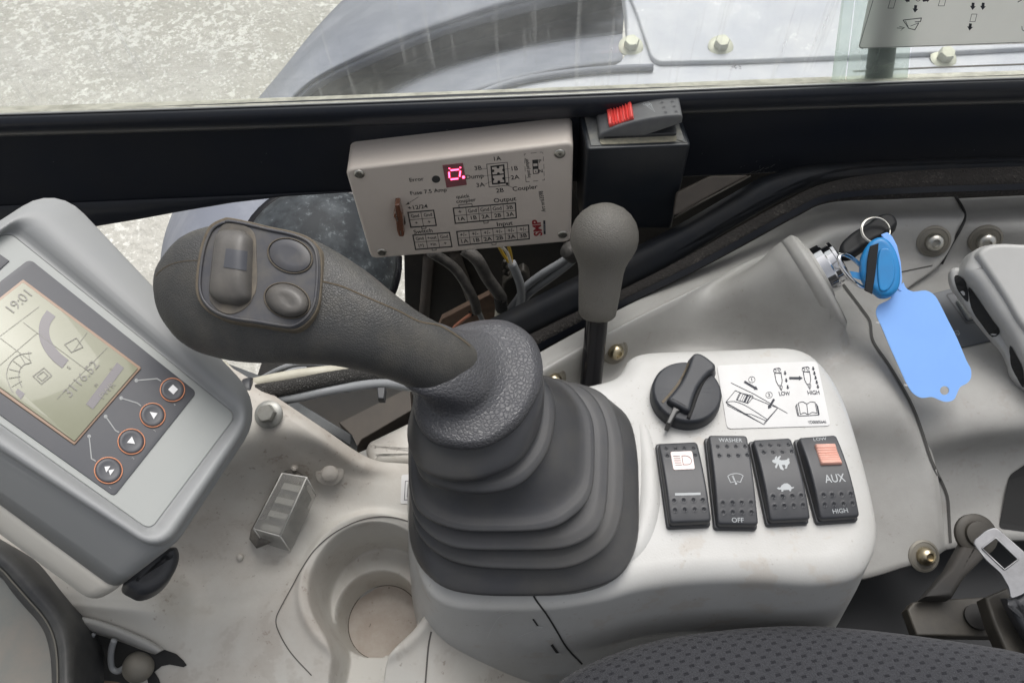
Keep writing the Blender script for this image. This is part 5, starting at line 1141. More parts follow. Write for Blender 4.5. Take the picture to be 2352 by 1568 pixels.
# ================================================================== CONTROLLER BOX
zs = W.at((1060, 292)).z
fp = Plane(Pz((1055, 358), zs), WN+EZ*0.10)
fq = [fp.at(p) for p in tr(ZA, [(130, 645), (2145, 405), (2125, 1285), (362, 1436)])]
bxn = fp.n
bx = thing('controller_box', 'beige controller box with printed terminal tables and a lit red digit', 'control box', sum(fq, Vector())/4)
dp = (fq[0]-W.at(ZA(160, 370))).dot(WN); dp = max(.022, min(.05, abs((sum(fq, Vector())/4-W.o).dot(WN)))) 
case = obj('case', *rslab(rpoly(fq, .006, 6), bxn, dp, .0025, .0008), M['smp'], bx, sharp=70); bc = bvh(case)
EX = ((fq[1]-fq[0])+(fq[2]-fq[3])).normalized(); EY = bxn.cross(EX).normalized()
if EY.z < 0: EY = -EY
ik = Ink(bc, .0002); TA = lambda s, p, h, b_=0, sq=1: ik.text(s, ZA(*p), h, EX, EY, bold=b_, sq=sq)
k_ = 1/2.24/S
def tbl(x0, y0, x1, y1, x2, y2, x3, y3, n_, dirs=1):
    P = [Vector(ZA(*p)) for p in ((x0, y0), (x1, y1), (x2, y2), (x3, y3))]
    ik.line([tuple(p) for p in P], 2.6, closed=True); ik.line([tuple((P[0]+P[3])/2), tuple((P[1]+P[2])/2)], 1.0)
    for i in range(1, n_): ik.line([tuple(P[0].lerp(P[1], i/n_)), tuple(P[3].lerp(P[2], i/n_))], 1.1)
    return P
def cells(P, n_, top, bot, h, bt=0, bb_=0):
    for i in range(n_):
        for row, t_, bo in ((.27, top, bt), (.74, bot, bb_)):
            a_ = P[0].lerp(P[1], (i+.5)/n_); c_ = P[3].lerp(P[2], (i+.5)/n_); q_ = a_.lerp(c_, row)
            hh = h; ik.text(t_[i], tuple(q_), hh, EX, EY, sq=.74 if len(t_[i]) > 2 else .92, bold=bo if t_[i] not in ('Gnd', '+', '+out', '+in', '(+)') else .008)
P = tbl(686, 1022, 912, 1002, 936, 1135, 712, 1152, 2); cells(P, 2, ['Gnd', 'Gnd'], ['+', '+'], 8)
P = tbl(730, 1222, 1052, 1198, 1074, 1322, 754, 1348, 3); cells(P, 3, ['Gnd', '+out', 'Gnd'], ['(+)', '+in', '+'], 7.6)
P = tbl(1086, 985, 1634, 938, 1642, 1068, 1104, 1118, 5); cells(P, 5, ['+', 'Gnd', 'Gnd', 'Gnd', '3B'], ['1A', '1B', '2A', '2B', '3A'], 8.6, .01, .015)
P = tbl(1116, 1190, 1750, 1133, 1756, 1254, 1134, 1312, 6); cells(P, 6, ['+/-']*6, ['1A', '1B', '2A', '2B', '3A', '3B'], 8.8, .012, .015)
for q_ in ([(806, 1144), (808, 1166), (846, 1162), (844, 1142)], [(898, 1336), (900, 1356), (936, 1352), (934, 1334)], [(1354, 1098), (1356, 1117), (1394, 1113), (1392, 1094)], [(1426, 1286), (1428, 1308), (1464, 1304), (1462, 1282)], [(1138, 978), (1134, 956), (1250, 944), (1253, 968)]): ik.line(tr(ZA, q_), 1.4)
for s_t, p, h, b_ in (('Error', (760, 732), 9.2, 0), ('Fuse 7.5 Amp', (866, 838), 9.2, 0), ('+12/24', (772, 976), 9.5, .012), ('Switch', (820, 1188), 9.5, .012), ('quick', (1168, 880), 8.6, 0), ('coupler', (1196, 918), 8.6, 0), ('Output', (1540, 910), 10, .012), ('Input', (1538, 1121), 10, .012), ('1A', (1470, 549), 10, 0), ('3B', (1303, 632), 10, 0), ('1B', (1622, 636), 10, 0), ('Dump', (1274, 706), 10, 0), ('2A', (1630, 713), 10, 0), ('3A', (1324, 780), 10, 0), ('2B', (1496, 828), 10, 0), ('Coupler', (1717, 806), 10, 0), ('P', (1850, 571), 8, 0), ('N', (1857, 658), 8, 0)):
    TA(s_t, p, h*.97, b_ or .007, .95)
for s_t, p, h, sq in (('Input jumper', (1742, 632), 8.5, .95), ('Art nr:63598', (1872, 925), 9.5, .95)):
    ik.text(s_t, ZA(*p), h*1.05, EY, -EX, bold=.008, sq=sq*.9)
ik.line(tr(ZA, [(1380, 597), (1562, 580), (1578, 782), (1402, 798)]), 1.2, closed=True)
ik.line(tr(ZA, [(1420, 618), (1530, 604), (1542, 760), (1434, 770)]), 3.2, closed=True); ik.line(tr(ZA, [(1426, 694), (1536, 682)]), 2.6)
for p in ((1480, 622), (1436, 655), (1530, 648), (1436, 730), (1530, 722), (1488, 752), (1484, 680)): ik.ell(ZA(*p), 3.2, 3.2)
ik.ell(ZA(1560, 768), 3.0, 3.0)
for a_, b_ in (((1340, 640), (1385, 634)), ((1352, 698), (1426, 692)), ((1362, 776), (1424, 745)), ((1534, 640), (1585, 636)), ((1540, 718), (1590, 714)), ((1488, 762), (1490, 800)), ((1570, 785), (1612, 804))): ik.line(tr(ZA, [a_, b_]), .6)
ik.line(tr(ZA, [(778, 885), (700, 935)]), 1.0); ik.poly(tr(ZA, [(664, 956), (690, 928), (702, 948)]))
for q_ in ([(1712, 520), (1712, 508), (1728, 506)], [(1718, 545), (1716, 590)], [(1718, 615), (1720, 660)], [(1722, 690), (1728, 752), (1760, 750)], [(1770, 500), (1820, 495)], [(1850, 492), (1870, 490), (1878, 505)], [(1880, 530), (1882, 570)], [(1884, 595), (1886, 640)], [(1886, 660), (1888, 700)], [(1870, 738), (1890, 736), (1888, 720)], [(1790, 746), (1836, 742)]): ik.line(tr(ZA, q_), .9)
ik.line(tr(ZA, [(1786, 562), (1830, 558), (1836, 676), (1792, 680)]), 1.6, closed=True)
ik.poly(tr(ZA, [(1786, 562), (1830, 558), (1832, 590), (1788, 592)])); ik.poly(tr(ZA, [(1788, 616), (1834, 612), (1835, 638), (1791, 640)])); ik.ell(ZA(1813, 660), 1.4, 1.4)
ik.ell(ZA(934, 729), 9.6, 8.4)
ik.build('printed_lettering', M['ink'], bx)
ik = Ink(bc, .00022); ik.text('SMP', ZA(1830, 1158), 18.5, EY, -EX, bold=.035, sq=1.12); ik.build('logo', M['inkred'], bx)
ik = Ink(bc, .0002); ik.line(tr(ZA, [(1888, 1092), (1892, 1214)]), 4.6); ik.build('logo_strip', M['inkgrey'], bx)
ik = Ink(bc, .00032); ik.text('SWEDEN AB', ZA(1890, 1153), 2.8, EY, -EX); ik.build('logo_subtext', M['greyprint'], bx)
for p in ((257, 683), (2025, 503), (2052, 1216), (456, 1372)):
    c_ = hit(bc, ZA(*p)); sc = obj('screw', *lathe(c_, bxn, [(.0042, .0), (.0042, .0006), (.0034, .0012), (.0018, .0014), (0, .0012)], 22), M['steel'], bx)
    i2 = Ink(bvh(sc), .0002); q_ = proj(c_+bxn*.0013); i2.line([(q_[0]-3, q_[1]-3), (q_[0]+3, q_[1]+3)], 1.6); i2.line([(q_[0]+3, q_[1]-3), (q_[0]-3, q_[1]+3)], 1.6); i2.build('cross_slot', M['washer'], sc)
wn = slab_on(bc, tr(ZA, [(990, 604), (1170, 585), (1206, 776), (1026, 802)]), .0006, 'digit_window', M['ledoff'], bx)
bw = bvh(wn); i2 = Ink(bw, .0002); i2.poly(tr(ZA, [(1014, 762), (1200, 738), (1206, 775), (1024, 800)])); i2.build('window_shade', mat('dark_red', (.05, .02, .025), .3), wn)
i2 = Ink(bw, .0003)
for a_, b_ in (((1050, 592), (1052, 638)), ((1148, 582), (1148, 630)), ((1062, 650), (1136, 642)), ((1048, 664), (1052, 716)), ((1148, 654), (1142, 706)), ((1062, 730), (1130, 722))): i2.line(tr(ZA, [a_, b_]), 3.3)
i2.ell(ZA(1176, 710), 3.2, 3.2); i2.build('lit_digit', M['led'], wn)
# fuse
fz = [fp.at(tuple(p), .008) for p in rpoly(tr(ZA, [(566, 958), (612, 955), (622, 1010), (640, 1060), (656, 1220), (648, 1240), (602, 1238), (586, 1190), (570, 1080), (556, 1070), (556, 1040), (572, 1025)]), 2.5, 3)]
fu = obj('blade_fuse', *rslab(fz, bxn, .008, .0012), M['fuse'], bx, sharp=60)
obj('fuse_holder', *rslab([fp.at(p, .0025) for p in tr(ZA, [(612, 990), (636, 1000), (664, 1130), (650, 1145), (630, 1140)])], bxn, .0025, .0004), M['seamdark'], bx, sharp=50)
ik = Ink(bvh(fu), .0002)
for p in ((590, 1085), (622, 1205), (580, 1040)): q_ = ZA(*p); ik.line([(q_[0]-1, q_[1]-6), (q_[0]+1, q_[1]+4)], 2.4)
ik.build('fuse_contact', M['steel'], fu)
# wires out of the box
wr = thing('hanging_cables', 'grey sleeved cables and thin yellow and white wires under the beige box', 'cables', W.at((1170, 620)))
def wc(pts, offs, r, m, nm='cable'): return obj(nm, *tube([W.at((q.x, q.y), q.z/1000) for q in cro([Vector((p[0], p[1], o_*1000)) for p, o_ in zip(pts, offs)], 6)], r, 12), M[m], wr)
wc(tr(ZM, [(1010, 170), (1050, 260), (1080, 360), (1078, 470), (1050, 560), (1000, 640), (960, 720)]), [.02, .02, .02, .02, .02, .02, .02], .0042, 'cableg')
wc(tr(ZM, [(1480, 100), (1400, 160), (1250, 250), (1120, 350), (1060, 440), (1000, 520)]), [.01]*6, .0040, 'cableg')
wc(tr(ZM, [(1500, 130), (1420, 200), (1300, 290), (1150, 400), (1080, 490), (1010, 600)]), [.012]*6, .0036, 'cableg')
wc(tr(ZM, [(1440, 60), (1500, 110)]), [.016, .016], .0085, 'cabled', 'boot_sleeve')
wc(tr(ZM, [(640, 60), (740, 140), (820, 280), (900, 390), (930, 440)]), [.005, .012, .015, .018, .018], [.0060]*25, 'cabled', 'sleeve')
wc(tr(ZM, [(915, 420), (930, 520)]), [.018, .018], .0063, 'seamdark', 'sleeve_end')
wc(tr(ZM, [(925, 490), (915, 600), (900, 700)]), [.018]*3, .0055, 'cream')
wc(tr(ZM, [(380, 80), (560, 200), (660, 340), (720, 460), (740, 540)]), [0, 0, .006, .01, .01], .0050, 'cabled', 'sleeve')
wc(tr(ZM, [(740, 520), (770, 580), (800, 660)]), [.01]*3, .0028, 'cableg'); wc(tr(ZM, [(680, 540), (700, 570), (740, 545)]), [.012]*3, .001, 'seamdark', 'wire')
wc(tr(ZM, [(910, 40), (950, 110), (1005, 180)]), [.018]*3, .0014, 'yellow', 'wire'); wc(tr(ZM, [(980, 30), (1000, 90), (1012, 180)]), [.018]*3, .0014, 'yellow', 'wire')
wc(tr(ZM, [(930, 40), (975, 90), (1010, 190)]), [.021]*3, .0014, 'wirew', 'wire')
wc(tr(ZM, [(690, 565), (640, 600), (590, 640), (560, 670)]), [.016]*4, .0017, 'wirer', 'wire')
wc(tr(ZM, [(960, 150), (950, 190), (975, 215), (955, 240), (985, 255)]), [.015]*5, .0022, 'bracket', 'tape_tail')
obj('grimy_lug', *rslab([W.at(tuple(p), .004) for p in crc(tr(ZM, [(940, 330), (1060, 250), (1110, 235), (1150, 300), (1120, 420), (1010, 520), (960, 470)]), 3)], WN, .01, .003), M['bracket'], wr, sharp=60)
obj('pale_plate', *rslab([W.at(p, .002) for p in tr(ZM, [(470, 600), (840, 410), (900, 470), (1000, 560), (900, 700), (400, 760)])], WN, .006, .001), M['brownblob'], wr, sharp=60)

# ================================================================== SWITCH BOX
zt_ = W.at((1480, 258)).z
TP = Plane(Vector((0, 0, zt_)), (0, 0, 1))
tq = [TP.at(p) for p in tr(ZC, [(210, 252), (1228, 205), (1364, 580), (290, 625)])]
sb = thing('switch_box', 'black box with dusty top carrying the red locked switch', 'switch box', sum(tq, Vector())/4-EZ*.03)
FPn = (tq[3]-tq[2]).cross(EZ).normalized(); FPn = FPn if FPn.y < 0 else -FPn
Fp = Plane(tq[3], FPn-EZ*.02)
bl_, brr = Fp.at(ZC(240, 1420)), Fp.at(ZC(1168, 1430))
low = [tq[0]-EZ*(tq[0].z-bl_.z), tq[1]-EZ*(tq[1].z-brr.z), brr, bl_]
tp_l = rpoly(tq, .003, 4); lw_l = rpoly(low, .003, 4)
obj('housing', *loft([inset(tp_l, EZ, .0025), inset(tp_l, EZ, .0008), [p-EZ*.0006 for p in inset(tp_l, EZ, .0002)], [p-EZ*.002 for p in tp_l], lw_l]), M['blackbox'], sb, sharp=60)
obj('dusty_top', *rslab([p+EZ*.0004 for p in inset(rpoly(tq, .003, 4), EZ, .0035)], EZ, .0008, .0002), M['blackdusty'], sb, sharp=50)
HP = Plane(tq[0]+EZ*.0008, EZ)
hc_ = [HP.at(p) for p in tr(ZC, [(400, 320), (1200, 260), (1200, 530), (440, 560)])]
gr_ = rpoly([HP.at(p, .0003) for p in tr(ZC, [(395, 300), (1180, 235), (1215, 540), (430, 572)])], .002, 3)
obj('dirt_ring', *rslab(gr_, EZ, .0006, .0002), M['dustolive'], sb, sharp=50)
# hazard rocker: long axis along wall
hx0, hx1 = HP.at(ZC(420, 520)), HP.at(ZC(1230, 485))
exh = (hx1-hx0).normalized(); eyh = EZ.cross(exh); 
cH = (hx0+hx1)/2+eyh*.0120; Lh = (hx1-hx0).length*1.02; Wh = .024
hk = thing('lock_rocker_switch', 'grey rocker switch with a red safety lock on the black box', 'switch', cH)
def hprof(t): # t -1 left .. 1 right
    return .0045+.0155*(1-((1-t)/2)**2.3)
nx, ny = 100, 40; v = []; dim = []
hz = cH
for row in range(4):
    for c_ in range(2): dim.append((Lh*(.26+.13*c_+.012*row), Wh*(.33-.22*row)))
for j in range(ny):
    y = -Wh/2+Wh*j/(ny-1)
    for i in range(nx):
        x = -Lh/2+Lh*i/(nx-1); h_ = hprof(2*x/Lh); e_ = min(Wh/2-abs(y), Lh/2-abs(x)); re = .0018
        if e_ < re: h_ -= re-math.sqrt(max(0, re*re-(re-e_)**2))
        for dx, dy in dim:
            d_ = math.hypot(x-dx, y-dy)
            if d_ < .0013: h_ -= .001*max(0, 1-(d_/.0012)**2)
        v.append(cH+exh*x+eyh*y+EZ*h_)
f = [[j*nx+i, j*nx+i+1, (j+1)*nx+i+1, (j+1)*nx+i] for j in range(ny-1) for i in range(nx-1)]
b_ = [i for i in range(nx)]+[j*nx+nx-1 for j in range(1, ny)]+[(ny-1)*nx+i for i in range(nx-2, -1, -1)]+[j*nx for j in range(ny-2, 0, -1)]
k = len(v)
for i in b_:
    x = (v[i]-cH).dot(exh); zlow = .0005 if x < 0 else .0005+.0125*(2*x/Lh); P = v[i].copy(); P.z = cH.z+zlow; v.append(P)
nb_ = len(b_)
for i in range(nb_): f.append([b_[i], b_[(i+1) % nb_], k+(i+1) % nb_, k+i])
f.append([k+i for i in range(nb_)])
ha = obj('actuator', v, f, M['hrock'], hk, sharp=55); bh = bvh(ha)
obj('bezel', *rslab(rpoly([cH+exh*(s1*Lh*.47)+eyh*(s2*Wh*.5)+EZ*.003 for s1, s2 in ((-1, -1), (1, -1), (1, 1), (-1, 1))], .002, 3), EZ, .003, .0006), M['rock'], hk, sharp=50)
lx = [cH+exh*x+eyh*y+EZ*hprof(2*x/Lh) for x, y in ((-Lh*.37, Wh*.38), (-Lh*.08, Wh*.38), (-Lh*.08, -Wh*.38), (-Lh*.37, -Wh*.38))]
lp_ = [proj(p) for p in (lx[3], lx[0], lx[1], lx[2])]
lock(bh, lp_, .0034, M['red'], hk, amp=.0009)
ik = Ink(bh, .0002)
c0 = proj(cH+exh*(Lh*.09)+EZ*.018); e1 = Vector((1, -.04)); e2 = Vector((.12, 1))
def hp_(x, y): q_ = Vector(c0)+e1*x+e2*y; return (q_.x, q_.y)
ik.ell(hp_(-3, -7), 5, 2.4, .9, rot=.1); ik.ell(hp_(2, -6), 5, 2.4, .9); ik.line([hp_(1, -2), hp_(17, 12), hp_(9, -8)], 1.1, closed=True); ik.line([hp_(6, -1), hp_(13, 7), hp_(9, -3)], .8, closed=True); ik.line([hp_(4, -12), hp_(12, -5)], .8)
ik.build('warning_symbol', M['greyprint'], hk)

# ================================================================== MONITOR
mn = (-FW*.78+RT*.44+UP*.42).normalized()
mo = Pd((330, 960), .375)
MP = Plane(mo, mn)
mt = thing('display_monitor', 'grey tilted display monitor with four orange ringed buttons', 'monitor', MP.at((330, 1200), -.03))
def ml(pts, off, r): return [MP.at(tuple(p), off) for p in rpoly(pts, r, 6)]
T_, R_, B_, L__ = (18, 530), (543, 953), (345, 1217), (-300, 760)
To, Ro, Bo, Lo = (128, 425), (612, 935), (378, 1290), (-420, 780)
def lerp4(A, B, t): return [((1-t)*a_[0]+t*b_[0], (1-t)*a_[1]+t*b_[1]) for a_, b_ in zip(A, B)]
inn = [T_, R_, B_, L__]; out = [To, Ro, Bo, Lo]
rin, rout = [26, 20, 22, 20], [95, 95, 75, 60]
def lr(t): return [a_+(b_-a_)*t for a_, b_ in zip(rin, rout)]
lo_ = [ml(inn, 0, rin), ml(lerp4(inn, out, .08), .0005, lr(.08)), ml(lerp4(inn, out, .25), .0045, lr(.2)), ml(lerp4(inn, out, .5), .0065, lr(.5)), ml(lerp4(inn, out, .75), .0045, lr(.75))]
base_ = ml(out, -.004, rout); lo_ += [[p+mn*.003 for p in inset(base_, mn, .0015)], base_]
def shr(L_, off, k): 
    c_ = sum(L_, Vector())/len(L_); return [c_+(p-c_)*k+mn*off for p in L_]
seamp = [(128, 440), (600, 950), (272, 1358), (-420, 850)]; backp = [(135, 470), (560, 985), (226, 1392), (-430, 910)]
lo_ += [ml(lerp4(out, seamp, .4), -.014, [95, 95, 60, 60]), ml(seamp, -.034, [95, 90, 38, 60])]
obj('front_shell', *loft(smooth_stack(lo_, 2), False, True), M['mon'], mt)
s0 = inset(ml(seamp, -.0345, [95, 90, 38, 60]), mn, .0012)
obj('rear_shell', *loft(smooth_stack([s0, ml(lerp4(seamp, backp, .3), -.038, [95, 90, 40, 60]), ml(backp, -.050, [90, 90, 50, 60]), shr(ml(backp, -.050, [90, 90, 50, 60]), -.008, .95), shr(ml(backp, -.050, [90, 90, 50, 60]), -.013, .8)], 2)), M['monback'], mt)
fpn = obj('face_panel', *rslab(ml(lerp4(inn, out, -.004), .0006, rin), mn, .003, .0003, hold=False), M['monpanel'], mt, sharp=50)
lbq = rpoly([(68, 594), (452, 900), (262, 1139), (-130, 860), (-120, 740)], [14, 12, 10, 10, 10], 5)
lab = obj('button_membrane', *rslab([MP.at(tuple(p), .0011) for p in lbq], mn, .0008, .0002, hold=False), M['label'], mt, sharp=30)
lc = [(53, 644), (321, 845), (171, 1017), (-150, 790), (-120, 760)]
lcf = obj('bezel_frame', *rslab([MP.at(p, .0018) for p in rpoly([(53, 641), (325, 844), (171, 1021), (-140, 800), (-110, 770)], 3, 2)], mn, .001, .0002, hold=False), mat('copper_edge', (0.30, 0.20, 0.14), .3), mt, sharp=30)
lcd = obj('lcd_screen', *rslab([MP.at(p, .0024) for p in rpoly([(53, 648), (317, 845), (171, 1013), (-130, 795), (-100, 768)], 2, 2)], mn, .001, .0002, hold=False), M['lcd'], mt, sharp=30)
bL = bvh(lcd)
mx_ = (MP.at((321, 845))-MP.at((171, 1017))).normalized(); my_ = (MP.at((53, 644))-MP.at((321, 845))).normalized()
ik = Ink(bL, .0002)
def arcl(pts, w_): ik.line(curve(pts), w_)
c_g = ZE(560, 110)
arcl(tr(ZE, [(395, -130), (350, -60), (340, 30), (370, 120), (430, 200), (505, 262)]), 24)
ik.line(tr(ZE, [(690, 590), (930, 270)]), 20)
arcl(tr(ZE, [(90, 470), (130, 510), (165, 470)]), 20)
ik.build('lcd_dark_segments', M['lcddark'], lcd)
ik = Ink(bL, .0003)
for s_t, p, h in (('3116.52', (630, 375), 23), ('E', (533, 290), 9), ('h', (860, 300), 8), ('PI', (745, 425), 8)): ik.text(s_t, ZE(*p), h, mx_, my_)
ik.text('19:01', ZE0(150, 1150), 24, mx_, my_)
ik.text('PWR', ZE(830, 465), 15, mx_, my_)
for a_, b_ in (((-100, 120), (300, -180)), ((180, -60), (700, 330)), ((-60, 320), (290, 20)), ((440, 530), (900, 60)), ((560, 170), (700, -20)), ((0, 60), (240, 240))): ik.line(tr(ZE, [a_, b_]), .9)
arcl(tr(ZE, [(245, 175), (150, 190), (80, 250), (50, 340), (70, 420), (100, 480)]), 1.6); arcl(tr(ZE, [(245, 250), (190, 265), (155, 300), (145, 370), (170, 440)]), 1.6)
for t in range(6):
    a_ = math.radians(100+t*22); ik.line([ZE(250+95*math.cos(a_)*1.0, 345-95*math.sin(a_)), ZE(250+185*math.cos(a_), 345-185*math.sin(a_))], 1.3)
for q_ in ([(255, 355), (340, 290), (400, 350), (320, 415)], [(285, 355), (335, 318), (370, 350), (325, 390)], [(500, 110), (590, 60), (640, 130), (550, 170)]): ik.line(tr(ZE, q_), 1.8, closed=True)
ik.build('lcd_symbols', mat('lcd_grey_segment', (.17, .165, .14), .3), lcd)
bM_ = bvh(lab)
# buttons
for i, (p, rx, ry) in enumerate((((837, 1080), 112, 105), ((1014, 858), 108, 101), ((1178, 654), 101, 96), ((1331, 459), 98, 93))):
    q_ = ZE(*p); kx = 1/1.96/S
    def bel(k, off): return [MP.at((q_[0]+rx*k*kx*math.cos(t), q_[1]+ry*k*kx*math.sin(t)), off) for t in [2*PI*j/40 for j in range(40)]]
    bt_ = obj('button', *loft([bel(.93, .001), bel(.91, .0016), bel(.75, .0019), bel(.6, .0017), bel(.3, .0016), bel(.1, .0016)]), M['label'], mt)
    obj('orange_ring', *loft([bel(1.0, .001), bel(1.0, .0016), bel(.96, .0019), bel(.92, .0017), bel(.92, .001)], False, False), M['orange'], bt_)
    i2 = Ink(bvh(bt_), .0003)
    if i == 0: i2.poly(tr(ZE, [(805, 1053), (852, 1048), (820, 1097)])); i2.poly(tr(ZE, [(838, 1080), (884, 1072), (850, 1120)]))
    if i == 1: i2.poly(tr(ZE, [(1018, 820), (1042, 877), (978, 868)]))
    if i == 2: i2.poly(tr(ZE, [(1155, 630), (1216, 640), (1186, 686)]))
    if i == 3: i2.poly(tr(ZE, [(1334, 420), (1374, 456), (1338, 496), (1296, 458)]))
    i2.build('symbol', M['white'], bt_)
ik = Ink(bM_, .0002)
for q_ in ([(1052, 388), (1212, 374), (1242, 392)], [(935, 524), (1060, 562), (1088, 584)], [(815, 665), (890, 772), (918, 788)], [(688, 818), (706, 990), (740, 1010)]):
    ik.line(tr(ZE, q_), 2.6); ik.ell(ZE(*q_[0]), 4.3, 4.3)
ik.build('leader_line', M['leadln'], lab)
ik = Ink(bM_, .0002)
for s_t, p in (('1', (850, 1213)), ('2', (1028, 988)), ('3', (1194, 776)), ('4', (1348, 576))): ik.text(s_t, ZE(*p), 6, mx_, my_)
ik.build('button_number', M['leadln'], lab)
tq2 = obj('corner_marker', *rslab([MP.at(p, .0012) for p in tr(ZE0, [(-80, 760), (0, 785), (72, 835), (0, 902), (-80, 960)])], mn, .001, .0002, hold=False), M['label'], mt, sharp=40)
MPf = Plane(MP.o-mn*.040, mn)
obj('mount_foot', *rslab([MPf.at((p[0]-9, p[1]-7)) for p in crc(tr(ZL, [(1400, 510), (1438, 545), (1440, 620), (1400, 720), (1330, 810), (1240, 870), (1150, 893), (1080, 870), (1000, 800), (1100, 640), (1250, 540)]), 4)], mn, .02, .005), M['rock'], mt, sharp=70)

# ================================================================== BOTTOM LEFT
bs_ = thing('rubber_sealed_pane', 'black rubber edged dusty pane in the lower left corner', 'window', Pz((60, 1400), -.02))
def sp(pts, z): return [Pz(p, z) for p in pts]
oc = curve(tr(ZL, [(-200, 330), (0, 445), (150, 545), (300, 700), (430, 850), (520, 965), (585, 1080), (610, 1250), (612, 1400), (615, 1650), (620, 1900)]))
ic = curve(tr(ZL, [(-200, 600), (0, 735), (90, 850), (200, 980), (290, 1080), (350, 1180), (385, 1300), (400, 1420), (405, 1550), (405, 1650), (405, 1900)]))
n_ = len(oc); v = []; f = []; NS = 10
for k in range(NS+1):
    t = k/NS; hgt = -.02+.012*math.sin(PI*min(1, t*1.0))**.7
    for a_, b_ in zip(oc, ic): v.append(Pz((a_[0]+(b_[0]-a_[0])*t, a_[1]+(b_[1]-a_[1])*t), hgt))
for a_ in oc: v.append(Pz(a_, -.02)-EZ*.03)
for k in range(NS):
    for i in range(n_-1): f.append([k*n_+i, k*n_+i+1, (k+1)*n_+i+1, (k+1)*n_+i])
for i in range(n_-1): f.append([i, i+1, (NS+1)*n_+i+1, (NS+1)*n_+i])
sealo = obj('rubber_seal', v, f, M['sealr'], bs_)
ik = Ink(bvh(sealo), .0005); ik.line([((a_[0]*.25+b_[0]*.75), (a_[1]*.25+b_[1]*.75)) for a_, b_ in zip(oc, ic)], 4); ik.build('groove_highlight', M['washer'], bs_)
obj('pane', *rslab([Pz(p, -.0225) for p in ic[::1]+[ZL(-300, 1900), ZL(-300, 550)]], EZ, .003, .0), M['tinted'], bs_, smooth=False)
# duct opening
dv_ = thing('wiring_cavity', 'dark cavity under a curved lip with a dusty lamp and wires', 'cavity', Pz((300, 1500), -.05))
u1 = curve(tr(ZL, [(560, 1035), (640, 1045), (760, 1070), (900, 1115), (1050, 1175), (1180, 1235), (1290, 1300)]))
u2 = curve(tr(ZL, [(590, 1120), (660, 1150), (760, 1180), (880, 1215), (1010, 1260), (1110, 1300), (1215, 1340)]))
def zt2(p): h = hit(bt, p); return h.z if h else -.05
v = []; f = []; n_ = len(u1)
for k, (t, dzz) in enumerate(((0, .001), (.15, .005), (.5, .007), (.85, .006), (1.0, .003), (1.0, -.004))):
    for a_, b_ in zip(u1, u2):
        p = (a_[0]+(b_[0]-a_[0])*t, a_[1]+(b_[1]-a_[1])*t); v.append(Pz(p, zt2(p)+dzz))
for k in range(5):
    for i in range(n_-1): f.append([k*n_+i, k*n_+i+1, (k+1)*n_+i+1, (k+1)*n_+i])
obj('lip', v, f, M['trim'], dv_)
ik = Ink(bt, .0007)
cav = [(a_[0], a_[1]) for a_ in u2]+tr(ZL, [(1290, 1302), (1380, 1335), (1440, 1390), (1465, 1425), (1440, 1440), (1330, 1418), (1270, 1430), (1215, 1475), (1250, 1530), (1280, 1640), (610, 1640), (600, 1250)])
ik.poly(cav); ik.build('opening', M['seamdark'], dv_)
def zc(p, d=.004): return Pz(p, zt2(p)+d)
def cc2(px, r, m, nm, d=.006): return obj(nm, *tube([zc(tuple(q), d) for q in cro([Vector(p) for p in px], 6)], r, 8), M[m], dv_)
cc2(tr(ZL, [(738, 1180), (705, 1240), (688, 1320), (695, 1390), (730, 1430)]), .0012, 'cableg', 'wire')
cc2(tr(ZL, [(895, 1230), (875, 1300), (868, 1380), (880, 1450), (925, 1475), (980, 1440)]), .0018, 'cableg', 'wire', .009)
bc_ = zc(ZL(960, 1580), -.006); obj('brown_connector', *lathe(bc_, (0, -.1, 1), [(.020, -.004), (.020, .001), (.017, .004), (.010, .006), (0, .007)], 32), M['brownblob'], dv_)
lc_ = zc(ZL(1085, 1440), .004); obj('dusty_lamp', *lathe(lc_, (.25, -.3, 1), [(.0085, -.004), (.009, .001), (.008, .004), (.0055, .006), (.0025, .007), (0, .0072)], 32), M['washer'], dv_)

# ================================================================== RIGHT BOTTOM
fl = thing('floor_plate', 'dark floor plate in the gap behind the seat cushion', 'floor plate', Pz((2150, 1400), -.15))
obj('plate', *rslab([Pz(p, -.17) for p in [(1850, 1200), (2700, 1150), (2700, 1800), (1750, 1800)]], EZ, .02, .003), M['floor'], fl, sharp=40)
None and obj('ribbed_bellows', *tube([Pz(p, -.10) for p in tr(ZG, [(60, 1160), (260, 1150), (470, 1140)])], .018, 20), M['floor'], fl)
bkt = thing('buckle_bracket', 'grimy steel seat belt bracket at the lower right', 'bracket', Pz((2200, 1430), -.1))
obj('angle_plate', *rslab([Pz(p, -.10) for p in tr(ZG, [(432, 1105), (470, 1060), (600, 1045), (910, 1030), (925, 1120), (1000, 1280), (690, 1275), (490, 1270)])], EZ, .01, .0015), M['bracket'], bkt, sharp=50)
obj('diagonal_arm', *rslab([Pz(p, -.085) for p in tr(ZG, [(540, 1030), (700, 840), (800, 660), (900, 600), (930, 610), (940, 760), (800, 900), (720, 1030)])], EZ, .012, .003), M['dark'], bkt, sharp=60)
c_ = Pz(ZG(862, 640), -.085); obj('pivot_washer', *lathe(c_, (0, -.25, 1), [(.0135, -.002), (.0135, .001), (.012, .002), (.0085, .0022), (.008, .0045), (.0055, .005), (0, .005)], 32), M['bracket'], bkt, sharp=40)
c_ = Pz(ZG(865, 1155), -.0995); obj('bolt', *lathe(c_, EZ, [(.008, 0), (.008, .002), (.005, .003), (0, .003)], 20), M['dark'], bkt, sharp=40)
